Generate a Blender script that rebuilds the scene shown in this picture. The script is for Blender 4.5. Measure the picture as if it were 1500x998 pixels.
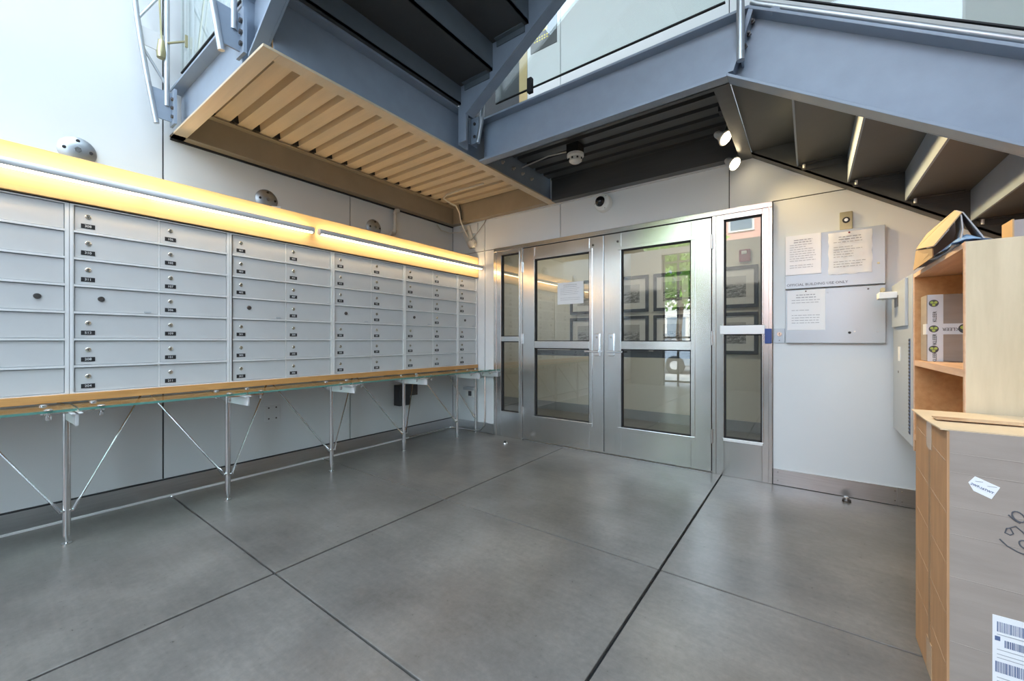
import bpy, bmesh, math, random
from mathutils import Vector, Matrix
random.seed(7)
for o in list(bpy.data.objects): bpy.data.objects.remove(o, do_unlink=True)
scene = bpy.context.scene
COL = scene.collection

# ------------------------------------------------------------------ camera, sky, exposure
cam = bpy.data.cameras.new('camera')
cam.sensor_fit = 'HORIZONTAL'; cam.sensor_width = 36.0
cam.lens = 592.05 / 1500 * 36.0
cam.clip_start = 0.02; cam.clip_end = 300
camo = bpy.data.objects.new('camera', cam); COL.objects.link(camo)
camo.location = (3.7447, -3.7869, 1.13)
camo.rotation_euler = (math.pi / 2 - 0.0004, 0, 0.6346)
scene.camera = camo

world = bpy.data.worlds.new('sky'); scene.world = world
world.use_nodes = True
wn = world.node_tree; wn.nodes.clear()
wo = wn.nodes.new('ShaderNodeOutputWorld'); wb = wn.nodes.new('ShaderNodeBackground')
wb.inputs['Color'].default_value = (0.66, 0.83, 1.0, 1); wb.inputs['Strength'].default_value = 6.2
wn.links.new(wb.outputs[0], wo.inputs[0])

vs = scene.view_settings
vs.view_transform = 'Standard'; vs.look = 'None'; vs.gamma = 1.0; vs.use_curve_mapping = False
vs.exposure = 0.47
sunl = bpy.data.lights.new('sun', 'SUN'); sunl.energy = 14.0; sunl.angle = math.radians(.6); sunl.color = (1.0, .95, .86)
suno = bpy.data.objects.new('sun', sunl); COL.objects.link(suno)
suno.rotation_euler = Vector((-.12, -.62, -.78)).to_track_quat('-Z', 'Y').to_euler()      # from behind the house, over its roof, on to the street

# ------------------------------------------------------------------ materials
MATS = {}
def _new(name):
    m = bpy.data.materials.new(name); m.use_nodes = True
    nt = m.node_tree; nt.nodes.clear()
    out = nt.nodes.new('ShaderNodeOutputMaterial'); p = nt.nodes.new('ShaderNodeBsdfPrincipled')
    nt.links.new(p.outputs[0], out.inputs[0]); MATS[name] = m
    return m, nt, p
def _coord(nt, scale=(1, 1, 1)):
    tc = nt.nodes.new('ShaderNodeTexCoord'); mp = nt.nodes.new('ShaderNodeMapping')
    mp.inputs['Scale'].default_value = scale
    nt.links.new(tc.outputs['Object'], mp.inputs[0]); return mp.outputs[0]
def _noise(nt, vec, scale, detail=4, rough=.55):
    n = nt.nodes.new('ShaderNodeTexNoise'); n.inputs['Scale'].default_value = scale
    n.inputs['Detail'].default_value = detail; n.inputs['Roughness'].default_value = rough
    nt.links.new(vec, n.inputs['Vector']); return n.outputs['Fac']
def _ramp(nt, fac, stops):
    r = nt.nodes.new('ShaderNodeValToRGB'); e = r.color_ramp.elements
    while len(e) < len(stops): e.new(0.5)
    for k, (p, c) in enumerate(stops):
        e[k].position = p; e[k].color = (c[0], c[1], c[2], 1)
    nt.links.new(fac, r.inputs[0]); return r.outputs['Color']
def _bump(nt, p, h, strength, dist=.01):
    b = nt.nodes.new('ShaderNodeBump'); b.inputs['Strength'].default_value = strength
    b.inputs['Distance'].default_value = dist
    nt.links.new(h, b.inputs['Height']); nt.links.new(b.outputs[0], p.inputs['Normal'])
def _mul(c, k): return tuple(min(1, v * k) for v in c[:3])

def paint(name, col, rough=.5, metal=0.0, var=.06, scale=6, bump=0.0, spec=.5, stretch=(1, 1, 1)):
    m, nt, p = _new(name); v = _coord(nt, stretch); f = _noise(nt, v, scale)
    c = _ramp(nt, f, [(.3, _mul(col, 1 - var)), (.7, _mul(col, 1 + var))])
    nt.links.new(c, p.inputs['Base Color'])
    p.inputs['Roughness'].default_value = rough; p.inputs['Metallic'].default_value = metal
    p.inputs['Specular IOR Level'].default_value = spec
    if bump: _bump(nt, p, _noise(nt, v, scale * 18, 2), bump, .002)
    return m
def steel(name, col=(.74, .735, .72), rough=.22, stretch=(3, 3, 140), metal=1.0):
    m, nt, p = _new(name); v = _coord(nt, stretch); f = _noise(nt, v, 1.5, 3)
    nt.links.new(_ramp(nt, f, [(.3, _mul(col, .93)), (.7, _mul(col, 1.06))]), p.inputs['Base Color'])
    g = _coord(nt, (1, 1, 1)); f2 = _noise(nt, g, 2.2, 3)
    mr = nt.nodes.new('ShaderNodeMapRange'); mr.inputs['To Min'].default_value = rough * .75; mr.inputs['To Max'].default_value = rough * 1.3
    nt.links.new(f2, mr.inputs['Value']); nt.links.new(mr.outputs[0], p.inputs['Roughness'])
    p.inputs['Metallic'].default_value = metal
    _bump(nt, p, f2, .08, .02)
    return m
def wood(name, a, b, scale=3.0, axis=(1, 12, 12), rough=.5):
    m, nt, p = _new(name); v = _coord(nt, axis); f = _noise(nt, v, scale, 5, .6)
    nt.links.new(_ramp(nt, f, [(.28, a), (.72, b)]), p.inputs['Base Color'])
    p.inputs['Roughness'].default_value = rough
    _bump(nt, p, f, .05, .004)
    return m
def emit(name, col, strength):
    m, nt, p = _new(name); p.inputs['Base Color'].default_value = (*col, 1)
    p.inputs['Emission Color'].default_value = (*col, 1); p.inputs['Emission Strength'].default_value = strength
    return m
def glass(name, tint=(.97, .985, .975), ior=1.5):
    m = bpy.data.materials.new(name); m.use_nodes = True; nt = m.node_tree; nt.nodes.clear()
    out = nt.nodes.new('ShaderNodeOutputMaterial'); mix = nt.nodes.new('ShaderNodeMixShader')
    fr = nt.nodes.new('ShaderNodeFresnel')
    ge = nt.nodes.new('ShaderNodeNewGeometry'); io = nt.nodes.new('ShaderNodeMapRange')      # same reflectance on both faces of the thin sheet
    io.inputs['To Min'].default_value = ior; io.inputs['To Max'].default_value = 1 / ior
    nt.links.new(ge.outputs['Backfacing'], io.inputs['Value']); nt.links.new(io.outputs[0], fr.inputs['IOR'])
    tr = nt.nodes.new('ShaderNodeBsdfTransparent'); gl = nt.nodes.new('ShaderNodeBsdfGlossy')
    tr.inputs['Color'].default_value = (*tint, 1); gl.inputs['Roughness'].default_value = 0.0
    gl.inputs['Color'].default_value = (1, 1, 1, 1)
    nt.links.new(fr.outputs[0], mix.inputs[0]); nt.links.new(tr.outputs[0], mix.inputs[1]); nt.links.new(gl.outputs[0], mix.inputs[2])
    nt.links.new(mix.outputs[0], out.inputs[0]); MATS[name] = m
    return m

def concrete(name, a, b, c):
    m, nt, p = _new(name); v = _coord(nt)
    f1 = _noise(nt, v, 1.7, 6, .65); f2 = _noise(nt, v, 38, 8, .7)
    v3 = _coord(nt, (2.2, 26, 1)); f3 = _noise(nt, v3, 1.2, 4, .7)
    mx = nt.nodes.new('ShaderNodeMix'); mx.data_type = 'FLOAT'; mx.inputs[0].default_value = .30
    nt.links.new(f1, mx.inputs[2]); nt.links.new(f2, mx.inputs[3])
    mx2 = nt.nodes.new('ShaderNodeMix'); mx2.data_type = 'FLOAT'; mx2.inputs[0].default_value = .13
    nt.links.new(mx.outputs[0], mx2.inputs[2]); nt.links.new(f3, mx2.inputs[3])
    nt.links.new(_ramp(nt, mx2.outputs[0], [(.33, a), (.5, b), (.67, c)]), p.inputs['Base Color'])
    mr = nt.nodes.new('ShaderNodeMapRange'); mr.inputs['From Min'].default_value = .3; mr.inputs['From Max'].default_value = .7
    mr.inputs['To Min'].default_value = .27; mr.inputs['To Max'].default_value = .33
    nt.links.new(f2, mr.inputs['Value']); nt.links.new(mr.outputs[0], p.inputs['Roughness'])
    p.inputs['Specular IOR Level'].default_value = .55
    _bump(nt, p, f2, .03, .002)
    return m

M = MATS
concrete('concrete', (.080, .073, .066), (.150, .138, .126), (.235, .216, .196))
paint('joint', (.012, .013, .016), .8)
paint('wall_white', (.70, .715, .715), .55, var=.015, scale=2)
paint('panel_edge', (.06, .065, .07), .8)
steel('stainless'); steel('stainless_v', stretch=(140, 140, 3), rough=.22)
steel('stainless_base', (.62, .62, .62), .32, (3, 3, 60))
steel('disc_steel', (.42, .44, .46), .42, (1, 1, 1))
steel('chrome', (.75, .75, .75), .12, (1, 1, 1))
paint('aluminium', (.62, .62, .615), .40, .12, .02, 4)
paint('aluminium_rail', (.88, .88, .87), .32, .25, .02, 4)
paint('slate_paint', (.25, .30, .37), .45, 0, .05, 9, .08, spec=.4)
paint('tread_shaded', (.052, .052, .052), .45, 0, .06, 9, .10)  # stair paint darkened: shade of the undersides put into the colour
paint('riser_shaded', (.115, .140, .165), .45, 0, .05, 9, .10)  # darker copy of the stair paint, holds the shade on the rising stair
paint('beam_tan', (.36, .29, .20), .45, 0, .06, 6, .05)
paint('wall_grey', (.26, .26, .26), .7)
paint('deck_cream', (.60, .48, .33), .38, 0, .06, 3, .03, stretch=(.6, 8, 8))
paint('deck_dark', (.07, .07, .07), .28, 0, .10, 3, .03, stretch=(.6, 8, 8))
paint('black', (.012, .012, .013), .5)
paint('rubber', (.02, .02, .022), .75)
paint('plate_black', (.02, .02, .022), .4)
paint('print_white', (.8, .8, .8), .6)
paint('print_ink', (.09, .09, .10), .7)
paint('ink_grey', (.35, .35, .37), .7)
paint('ink_blue', (.10, .14, .26), .7)
paint('paper', (.82, .82, .83), .6, var=.01)
paint('plastic_sleeve', (.86, .86, .87), .18, var=.02)
wood('board_maple', (.64, .44, .20), (.73, .52, .26), 2.0, (14, 1, 14), .35)
wood('ledge_wood', (.52, .24, .07), (.66, .34, .11), 3.0, (14, 1, 14), .4)
wood('ply_pink', (.60, .36, .22), (.74, .50, .33), 3.0, (12, 1, 12))
wood('ply_warm_lit', (.56, .27, .10), (.68, .37, .16), 3.0, (12, 1, 12))  # orange holds the warm bounce light inside the cabinet
wood('ply_pale', (.56, .45, .29), (.67, .55, .37), 3.0, (7, 7, 1), .6)
paint('cardboard', (.33, .275, .235), .75, 0, .07, 5, .1, stretch=(1, 1, 6))
paint('cardboard_side', (.46, .255, .125), .75, 0, .12, 4, .1, stretch=(6, 6, 1))
paint('cardboard_lit', (.66, .50, .32), .7, 0, .06, 5, .1)  # paler cardboard, light falling on the box top put into the colour
paint('seam_brown', (.33, .20, .11), .7, 0, .3, 6)
paint('kraft', (.48, .33, .18), .7, 0, .06, 5)
paint('kraft_grey', (.36, .34, .34), .7, 0, .06, 5)
paint('tape_tan', (.52, .34, .20), .25, 0, .05, 8)
paint('tape_white', (.72, .74, .78), .3, 0, .02)
paint('logo_green', (.45, .55, .12), .5)
paint('plastic_blue', (.34, .52, .80), .3, 0, .35, 14, .2)
paint('grey_metal', (.46, .49, .52), .38, .25, .02, 4)
paint('notice_metal', (.45, .50, .54), .36, .35, .02, 4)
paint('blue_box', (.03, .07, .27), .4)
paint('white_plastic', (.74, .73, .70), .35)
paint('pvc', (.62, .60, .55), .4)
paint('brass', (.42, .38, .22), .3, .8)
paint('frame_black', (.018, .020, .026), .4)
paint('mat_white', (.70, .69, .66), .7)
paint('alarm_red', (.22, .015, .035), .4)
paint('cream_wall', (.66, .63, .54), .6, var=.01)
paint('corr_floor', (.15, .14, .13), .5, 0, .1, 8)
paint('corr_base', (.27, .28, .29), .45)
paint('lock_metal', (.62, .58, .50), .25, .9)
paint('lock_dark', (.10, .09, .085), .35, .6)
paint('handrail', (.46, .49, .52), .38, .7)
paint('yellow', (.78, .62, .02), .5)
paint('sign_grey', (.10, .10, .10), .4)
paint('asphalt', (.16, .16, .165), .8)
paint('sidewalk', (.34, .33, .31), .8)
paint('stucco_pink', (.66, .36, .29), .8)
paint('stucco_white', (.66, .64, .60), .8)
paint('window_blue', (.16, .21, .26), .08)
paint('car_paint', (.45, .48, .52), .2, .4)
paint('tyre', (.02, .02, .02), .7)
paint('bark', (.13, .09, .06), .9, 0, .2, 10)
paint('leaf', (.24, .44, .06), .6, 0, .5, 4)
paint('dark_frame', (.035, .036, .04), .5)
paint('tan_jamb', (.50, .38, .18), .5)
paint('dark_tint', (.03, .033, .032), .15)
paint('lens', (.008, .008, .010), .05)
paint('cable_white', (.62, .58, .52), .4)
def photo_mat():
    m, nt, p = _new('photo_print'); v = _coord(nt, (1, 1, 2.5)); f = _noise(nt, v, 26, 6, .75)
    tc = nt.nodes.new('ShaderNodeTexCoord'); sp = nt.nodes.new('ShaderNodeSeparateXYZ'); nt.links.new(tc.outputs['Generated'], sp.inputs[0])
    a = nt.nodes.new('ShaderNodeMath'); a.operation = 'LESS_THAN'; a.inputs[1].default_value = .62; nt.links.new(sp.outputs['Z'], a.inputs[0])
    dark = _ramp(nt, f, [(.40, (.03, .03, .03)), (.62, (.55, .54, .52))])
    mx = nt.nodes.new('ShaderNodeMix'); mx.data_type = 'RGBA'
    nt.links.new(a.outputs[0], mx.inputs[0]); mx.inputs[6].default_value = (.42, .41, .39, 1); nt.links.new(dark, mx.inputs[7])
    nt.links.new(mx.outputs[2], p.inputs['Base Color']); p.inputs['Roughness'].default_value = .4
photo_mat()
glass('clear_glass'); glass('door_glass', (.93, .945, .935), 1.9)
glass('shelf_glass', (.86, .95, .91), 1.52); glass('guard_glass', (.93, .97, .955), 1.5)
paint('glass_edge', (.12, .30, .25), .12)
emit('lamp_glow', (1.0, .82, .56), 7.0)
emit('lamp_up', (1.0, .76, .45), 20.0)
emit('spot_glow', (1.0, .82, .52), 14.0)
emit('corr_fill', (1.0, .93, .76), 10.5)  # glow for the light panels added in the corridor

# ------------------------------------------------------------------ geometry helpers
class MB:
    def __init__(s): s.v = []; s.f = []
    def add(s, vs, fs):
        n = len(s.v); s.v += [tuple(p) for p in vs]; s.f += [tuple(i + n for i in f) for f in fs]; return s
    def box(s, x0, x1, y0, y1, z0, z1):
        vs = [(x0, y0, z0), (x1, y0, z0), (x1, y1, z0), (x0, y1, z0), (x0, y0, z1), (x1, y0, z1), (x1, y1, z1), (x0, y1, z1)]
        return s.add(vs, [(0, 3, 2, 1), (4, 5, 6, 7), (0, 1, 5, 4), (1, 2, 6, 5), (2, 3, 7, 6), (3, 0, 4, 7)])
    def prism(s, pts, a, b, axis='y'):
        """extrude a 2-D polygon along an axis: 'y' polygon is (x,z); 'x' polygon is (y,z); 'z' polygon is (x,y)"""
        def P(p, t):
            return (p[0], t, p[1]) if axis == 'y' else ((t, p[0], p[1]) if axis == 'x' else (p[0], p[1], t))
        n = len(pts); vs = [P(p, a) for p in pts] + [P(p, b) for p in pts]
        fs = [tuple(range(n)), tuple(range(2 * n - 1, n - 1, -1))] + [(i, n + i, n + (i + 1) % n, (i + 1) % n) for i in range(n)]
        return s.add(vs, fs)
    def tube(s, path, r, seg=10, caps=True):
        path = [Vector(p) for p in path]; n = len(path); rr = r if isinstance(r, (list, tuple)) else [r] * n
        prev = None; rings = []
        for i, p in enumerate(path):
            d = (path[min(i + 1, n - 1)] - path[max(i - 1, 0)]).normalized()
            if prev is None:
                a = d.orthogonal().normalized()
            else:
                a = (prev - d * prev.dot(d)).normalized()
            prev = a; b = d.cross(a)
            rings.append([p + (a * math.cos(t) + b * math.sin(t)) * rr[i] for t in [2 * math.pi * k / seg for k in range(seg)]])
        vs = [q for R in rings for q in R]; fs = []
        for i in range(n - 1):
            for k in range(seg):
                k2 = (k + 1) % seg
                fs.append((i * seg + k, i * seg + k2, (i + 1) * seg + k2, (i + 1) * seg + k))
        if caps: fs += [tuple(range(seg - 1, -1, -1)), tuple(range((n - 1) * seg, n * seg))]
        return s.add(vs, fs)
    def lathe(s, c, axis, prof, seg=20):
        """profile [(radius, distance along axis)]"""
        c = Vector(c); d = Vector(axis).normalized(); a = d.orthogonal().normalized(); b = d.cross(a)
        vs = []; fs = []
        for r, h in prof:
            for k in range(seg):
                t = 2 * math.pi * k / seg
                vs.append(c + d * h + (a * math.cos(t) + b * math.sin(t)) * max(r, 1e-4))
        for i in range(len(prof) - 1):
            for k in range(seg):
                k2 = (k + 1) % seg
                fs.append((i * seg + k, i * seg + k2, (i + 1) * seg + k2, (i + 1) * seg + k))
        fs += [tuple(range(seg - 1, -1, -1)), tuple(range((len(prof) - 1) * seg, len(prof) * seg))]
        return s.add(vs, fs)
    def mesh(s, name='part'):
        me = bpy.data.meshes.new(name); me.from_pydata(s.v, [], s.f)
        bm = bmesh.new(); bm.from_mesh(me); bmesh.ops.recalc_face_normals(bm, faces=bm.faces); bm.to_mesh(me); bm.free()
        return me

def obj(name, mb, mat, parent=None, bevel=0.0, smooth=False, loc=None):
    me = mb.mesh(name) if isinstance(mb, MB) else mb
    if mat is not None and not me.materials: me.materials.append(M[mat])
    o = bpy.data.objects.new(name, me); COL.objects.link(o)
    if loc is not None: o.location = loc
    if parent is not None: o.parent = parent
    if bevel:
        b = o.modifiers.new('bevel', 'BEVEL'); b.width = bevel; b.segments = 2; b.limit_method = 'ANGLE'; b.angle_limit = math.radians(40)
    if smooth:
        for p in me.polygons: p.use_smooth = True
        try:
            me.set_sharp_from_angle(angle=math.radians(42))
        except Exception: pass
    return o
def tag(o, label, cat, group=None, kind=None):
    o['label'] = label; o['category'] = cat
    if group: o['group'] = group
    if kind: o['kind'] = kind
    return o
def thing(name, label, cat, loc=(0, 0, 0), group=None, kind=None):
    o = bpy.data.objects.new(name, None); COL.objects.link(o); o.empty_display_size = .05
    o.location = loc
    return tag(o, label, cat, group, kind)
def kid(name, mb, mat, t, bevel=0.0, smooth=False):
    """part of thing t, geometry given in world coordinates"""
    base = t.matrix_basis.translation.copy(); p = t.parent
    while p is not None: base += p.matrix_basis.translation; p = p.parent
    if isinstance(mb, MB): mb.v = [(v[0] - base[0], v[1] - base[1], v[2] - base[2]) for v in mb.v]
    return obj(name, mb, mat, t, bevel, smooth)
def one(name, mb, mat, label, cat, group=None, kind=None, bevel=0.0, smooth=False):
    """thing made of a single mesh; origin moved to its base"""
    xs = [v[0] for v in mb.v]; ys = [v[1] for v in mb.v]; zs = [v[2] for v in mb.v]
    c = ((min(xs) + max(xs)) / 2, (min(ys) + max(ys)) / 2, min(zs))
    mb.v = [(v[0] - c[0], v[1] - c[1], v[2] - c[2]) for v in mb.v]
    return tag(obj(name, mb, mat, None, bevel, smooth, c), label, cat, group, kind)
TEXT = {}
def text_mesh(body, size, mat, align='CENTER', extrude=.0006):
    key = (body, round(size, 5), mat, align)
    if key in TEXT: return TEXT[key]
    cu = bpy.data.curves.new('text', 'FONT'); cu.body = body; cu.size = size; cu.align_x = align; cu.align_y = 'CENTER'
    cu.extrude = extrude; cu.resolution_u = 2
    o = bpy.data.objects.new('text', cu); COL.objects.link(o)
    dg = bpy.context.evaluated_depsgraph_get(); dg.update()
    me = bpy.data.meshes.new_from_object(o.evaluated_get(dg))
    bpy.data.objects.remove(o, do_unlink=True); me.materials.clear(); me.materials.append(M[mat])
    TEXT[key] = me; return me
ROT_LEFT = Matrix(((0, 0, 1), (1, 0, 0), (0, 1, 0))).to_4x4()      # text on a face looking +x (reads along +y)
ROT_BACK = Matrix(((1, 0, 0), (0, 0, -1), (0, 1, 0))).to_4x4()     # text on a face looking -y (reads along +x)
def text(name, body, size, mat, loc, rot, parent=None, align='CENTER', roll=0.0):
    me = text_mesh(body, size, mat, align)
    o = bpy.data.objects.new(name, me); COL.objects.link(o)
    base = Vector((0, 0, 0)); p = parent
    while p is not None: base += p.matrix_basis.translation; p = p.parent
    o.parent = parent
    o.matrix_basis = Matrix.Translation(Vector(loc) - base) @ rot @ Matrix.Rotation(roll, 4, 'Z')
    return o

# ------------------------------------------------------------------ setting: floor
XR, YF = 8.2, -6.5
fl = obj('floor', MB().box(-.02, XR, YF, 0.05, -.12, -.014), 'joint'); tag(fl, 'polished dark concrete floor scored into large rectangular slabs', 'floor', kind='structure')
xs = [0.0, 1.655, 3.15, 4.65, 6.15, XR]; ys = [YF, -5.15, -4.02, -2.89, -1.755, 0.0]
for i in range(len(xs) - 1):
    for j in range(len(ys) - 1):
        g = .006
        kid('floor_slab', MB().box(xs[i] + g, xs[i + 1] - g, ys[j] + g * .7, ys[j + 1] - g * .7, -.06, 0), 'concrete', fl, bevel=.003)

# ------------------------------------------------------------------ setting: left wall and back wall panels
ZT = 6.6
wl = obj('wall_left', MB().box(-.20, -.012, YF, 0.0, 0, ZT), 'panel_edge'); tag(wl, 'tall white panelled wall behind the row of mailboxes', 'wall', kind='structure')
jy = [YF, -5.866, -4.40, -2.933, -1.463, 0.0]
for a, b in zip(jy, jy[1:]):
    kid('wall_panel', MB().box(-.012, 0, a + .005, b - .005, 0, ZT), 'wall_white', wl)
wb_ = obj('wall_back', MB().box(-.2, .70, .012, .11, 0, 2.225).box(3.51, XR, .012, .11, 0, 2.225).box(-.2, XR, .012, .11, 2.225, ZT), 'panel_edge')
tag(wb_, 'white panelled wall around the stainless entrance doors', 'wall', kind='structure')
def bp(x0, x1, z0, z1): kid('wall_panel', MB().box(x0 + .004, x1 - .004, 0, .012, z0 + .004, z1 - .004), 'wall_white', wb_)
bp(0, .545, 0, 2.225); bp(.545, .70, 0, 2.225)
bp(3.51, 4.81, 0, 2.225); bp(4.81, 6.42, 0, 2.225); bp(6.42, XR, 0, 2.225)
for a, b in zip([0, .545, 1.60, 3.205, 4.81, 6.42], [.545, 1.60, 3.205, 4.81, 6.42, XR]):
    bp(a, b, 2.225, 2.90)
    if a > 1: bp(a, b, 2.90, ZT)
bp(1.17, 1.60, 2.90, ZT); bp(0, .25, 2.90, ZT); bp(.25, 1.17, 5.1, ZT)
wr = tag(obj('wall_right', MB().box(XR, XR + .2, YF, .11, 0, ZT), 'wall_grey'), 'plain grey wall far to the right beyond the stair', 'wall', kind='structure')

tag(obj('ceiling', MB().box(-.2, XR + .2, -3.0, .11, 6.6, 6.8).box(4.9, XR + .2, YF, -3.0, 6.6, 6.8), 'wall_white'), 'unseen high white lobby ceiling, shaped to block part of the daylight', 'ceiling', kind='structure')  # unseen; extent chosen to cut top light and darken the right side
# baseboards
bl = obj('baseboard_left', MB().box(0.0, .012, YF, -.012, .012, .124), 'stainless_base'); tag(bl, 'brushed stainless baseboard under the mailbox shelf', 'baseboard', kind='structure')
kid('base_bead', MB().box(0.0, .020, YF, -.012, 0, .012), 'aluminium_rail', bl); kid('top_bead', MB().box(0.0, .010, YF, -.012, .124, .134), 'dark_frame', bl)
bb = obj('baseboard_back', MB().box(3.515, 4.225, -.012, 0, .004, .124).box(0.013, .70, -.012, 0, .004, .124), 'stainless_base'); tag(bb, 'stainless baseboard along the entrance wall', 'baseboard', kind='structure')
kid('baseboard_sheet', MB().box(4.228, XR, -.012, 0, .004, .124), 'stainless_base', bb)
for x in (3.545, 4.215, 4.25):
    for z in (.035, .10): kid('rivet', MB().lathe((x, -.012, z), (0, -1, 0), [(.005, 0), (.004, .002)], 8), 'chrome', bb)

# ------------------------------------------------------------------ entrance: frame, doors, sidelights
FY0, FY1 = -.022, .085       # frame front and back faces
fr = obj('trim_1', MB().box(.70, 3.51, FY0, FY1, 2.18, 2.225).box(.70, .742, FY0, FY1, 0, 2.18).box(1.085, 1.118, FY0, FY1, 0, 2.18).box(3.078, 3.110, FY0, FY1, 0, 2.18).box(3.485, 3.51, FY0, FY1, 0, 2.18), 'stainless', bevel=.003)
tag(fr, 'stainless steel door frame spanning both doors and sidelights', 'door frame', kind='structure')
kid('seal', MB().box(2.094, 2.112, .006, .028, .014, 2.176).box(1.112, 1.128, .006, .028, .014, 2.176).box(3.068, 3.084, .006, .028, .014, 2.176).box(1.118, 3.078, .006, .028, 2.166, 2.182), 'rubber', fr)
kid('threshold', MB().box(1.118, 3.078, -.03, FY1, 0, .008), 'stainless_base', fr)
def leaf(o, x0, x1, z0, z1, gx0, gx1, gz0, gz1, rz0, rz1, y0=-.018, y1=.030, mold=.034):
    """stainless leaf with two glazed lights; returns nothing"""
    m = MB().box(x0, gx0, y0, y1, z0, z1).box(gx1, x1, y0, y1, z0, z1).box(gx0, gx1, y0, y1, z0, gz0).box(gx0, gx1, y0, y1, gz1, z1)
    kid('leaf', m, 'stainless_v', o, bevel=.002)
    kid('mid_rail', MB().box(gx0, gx1, y0 - .004, y1, rz0, rz1), 'stainless', o, bevel=.002)
    k = mold
    mo = MB().box(gx0 - k, gx1 + k, y0 - .008, y0, gz1, gz1 + k).box(gx0 - k, gx1 + k, y0 - .008, y0, gz0 - k, gz0)
    mo.box(gx0 - k, gx0, y0 - .008, y0, gz0, gz1).box(gx1, gx1 + k, y0 - .008, y0, gz0, gz1)
    kid('glazing_bead', mo, 'stainless', o, bevel=.002)
    ga = MB()
    for za, zb in ((gz0, rz0), (rz1, gz1)):
        ga.box(gx0, gx0 + .010, y0 + .006, y1 - .006, za, zb).box(gx1 - .010, gx1, y0 + .006, y1 - .006, za, zb).box(gx0, gx1, y0 + .006, y1 - .006, za, za + .008).box(gx0, gx1, y0 + .006, y1 - .006, zb - .010, zb)
    kid('gasket', ga, 'rubber', o)
    for za, zb in ((gz0, rz0), (rz1, gz1)):
        kid('pane', MB().box(gx0 + .004, gx1 - .004, .003, .009, za + .002, zb - .002), 'door_glass', o)
def hinge(o, x, z):
    kid('hinge', MB().tube([(x, -.030, z - .06), (x, -.030, z + .06)], .009, 10).box(x - .014, x + .014, -.026, -.018, z - .055, z + .055), 'stainless', o, smooth=True)
def handle(o, x, s):
    h = kid('handle', MB().box(x - .029, x + .029, -.034, -.018, .975, 1.195), 'chrome', o, bevel=.004)
    kid('lever', MB().box(min(x - .03 * s, x + .125 * s), max(x - .03 * s, x + .125 * s), -.062, -.042, 1.008, 1.028).box(x - .010, x + .010, -.045, -.034, 1.006, 1.030), 'chrome', h, bevel=.004)
    kid('keyhole', MB().lathe((x, -.034, 1.16), (0, -1, 0), [(.011, 0), (.010, .004), (.003, .004)], 12), 'lock_metal', h)
def panic(o, x0, x1):
    kid('panic_bar', MB().box(x0, x1, .06, .105, .965, 1.025), 'dark_frame', o, bevel=.004)
d1 = thing('door_1', 'left stainless glazed door with a white notice taped inside', 'door', (1.61, 0, 0), kind='structure')
leaf(d1, 1.124, 2.098, .014, 2.171, 1.283, 1.945, .290, 2.030, 1.045, 1.120)
handle(d1, 2.032, -1); panic(d1, 1.19, 2.05)
for z in (1.96, 1.15, .32): hinge(d1, 1.115, z)
d2 = thing('door_2', 'right stainless glazed door hinged next to the wide sidelight', 'door', (2.59, 0, 0), kind='structure')
leaf(d2, 2.105, 3.072, .014, 2.171, 2.280, 2.911, .290, 2.005, 1.045, 1.120)
handle(d2, 2.182, 1); panic(d2, 2.15, 3.0)
for z in (1.965, 1.15, .32): hinge(d2, 3.080, z)
for d, x in ((d1, 1.985), (d2, 2.245)):
    kid('door_bolt', MB().lathe((x, -.018, 2.09), (0, -1, 0), [(.012, 0), (.011, .004), (.005, .005)], 12), 'lock_dark', d)
w1 = thing('window_1', 'narrow sidelight left of the doors beside the mailboxes', 'window', (.91, 0, 0), kind='structure')
leaf(w1, .742, 1.085, 0, 2.18, .815, 1.068, .300, 2.135, 1.118, 1.175, mold=.012)
w2 = thing('window_2', 'sidelight right of the doors with a blue box on its rail', 'window', (3.3, 0, 0), kind='structure')
leaf(w2, 3.110, 3.485, 0, 2.18, 3.170, 3.440, .315, 2.135, 1.180, 1.250, mold=.012)
kid('bright_rail', MB().box(3.140, 3.462, -.034, -.020, 1.180, 1.252), 'aluminium_rail', w2, bevel=.003)
kid('sill', MB().box(3.165, 3.445, -.030, -.018, .292, .316), 'aluminium_rail', w2, bevel=.002)

# corridor behind the doors
YC = 1.92
wc = tag(obj('wall_corridor', MB().box(-1.6, 5.0, YC, YC + .15, 0, 2.75), 'cream_wall'), 'cream corridor wall seen through the entrance glass', 'wall', kind='structure')
tag(obj('wall_corridor_end', MB().box(-1.75, -1.6, .11, YC, 0, 2.75).box(5.0, 5.15, .11, YC, 0, 2.75).box(-1.6, -.2, .10, .14, 0, 2.75), 'cream_wall'), 'end walls closing the corridor behind the doors', 'wall', kind='structure')
fc = obj('floor_corridor', MB().box(-1.6, 5.0, .085, YC, -.06, -.004), 'joint'); tag(fc, 'grey tiled corridor floor behind the doors', 'floor', kind='structure')
for i in range(9):
    for j in range(3):
        x0 = -1.6 + i * .7335; y0 = .09 + j * .61
        kid('tile', MB().box(x0 + .004, x0 + .7295, y0 + .004, y0 + .606, -.03, 0), 'corr_floor', fc)
tag(obj('ceiling_corridor', MB().box(-1.75, 5.15, .11, YC + .15, 2.75, 2.85), 'wall_white'), 'white ceiling of the corridor behind the doors', 'ceiling', kind='structure')
tag(obj('baseboard_corridor', MB().box(-1.6, 5.0, YC - .012, YC, 0, .135), 'corr_base'), 'grey baseboard along the corridor wall', 'baseboard', kind='structure')
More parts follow.
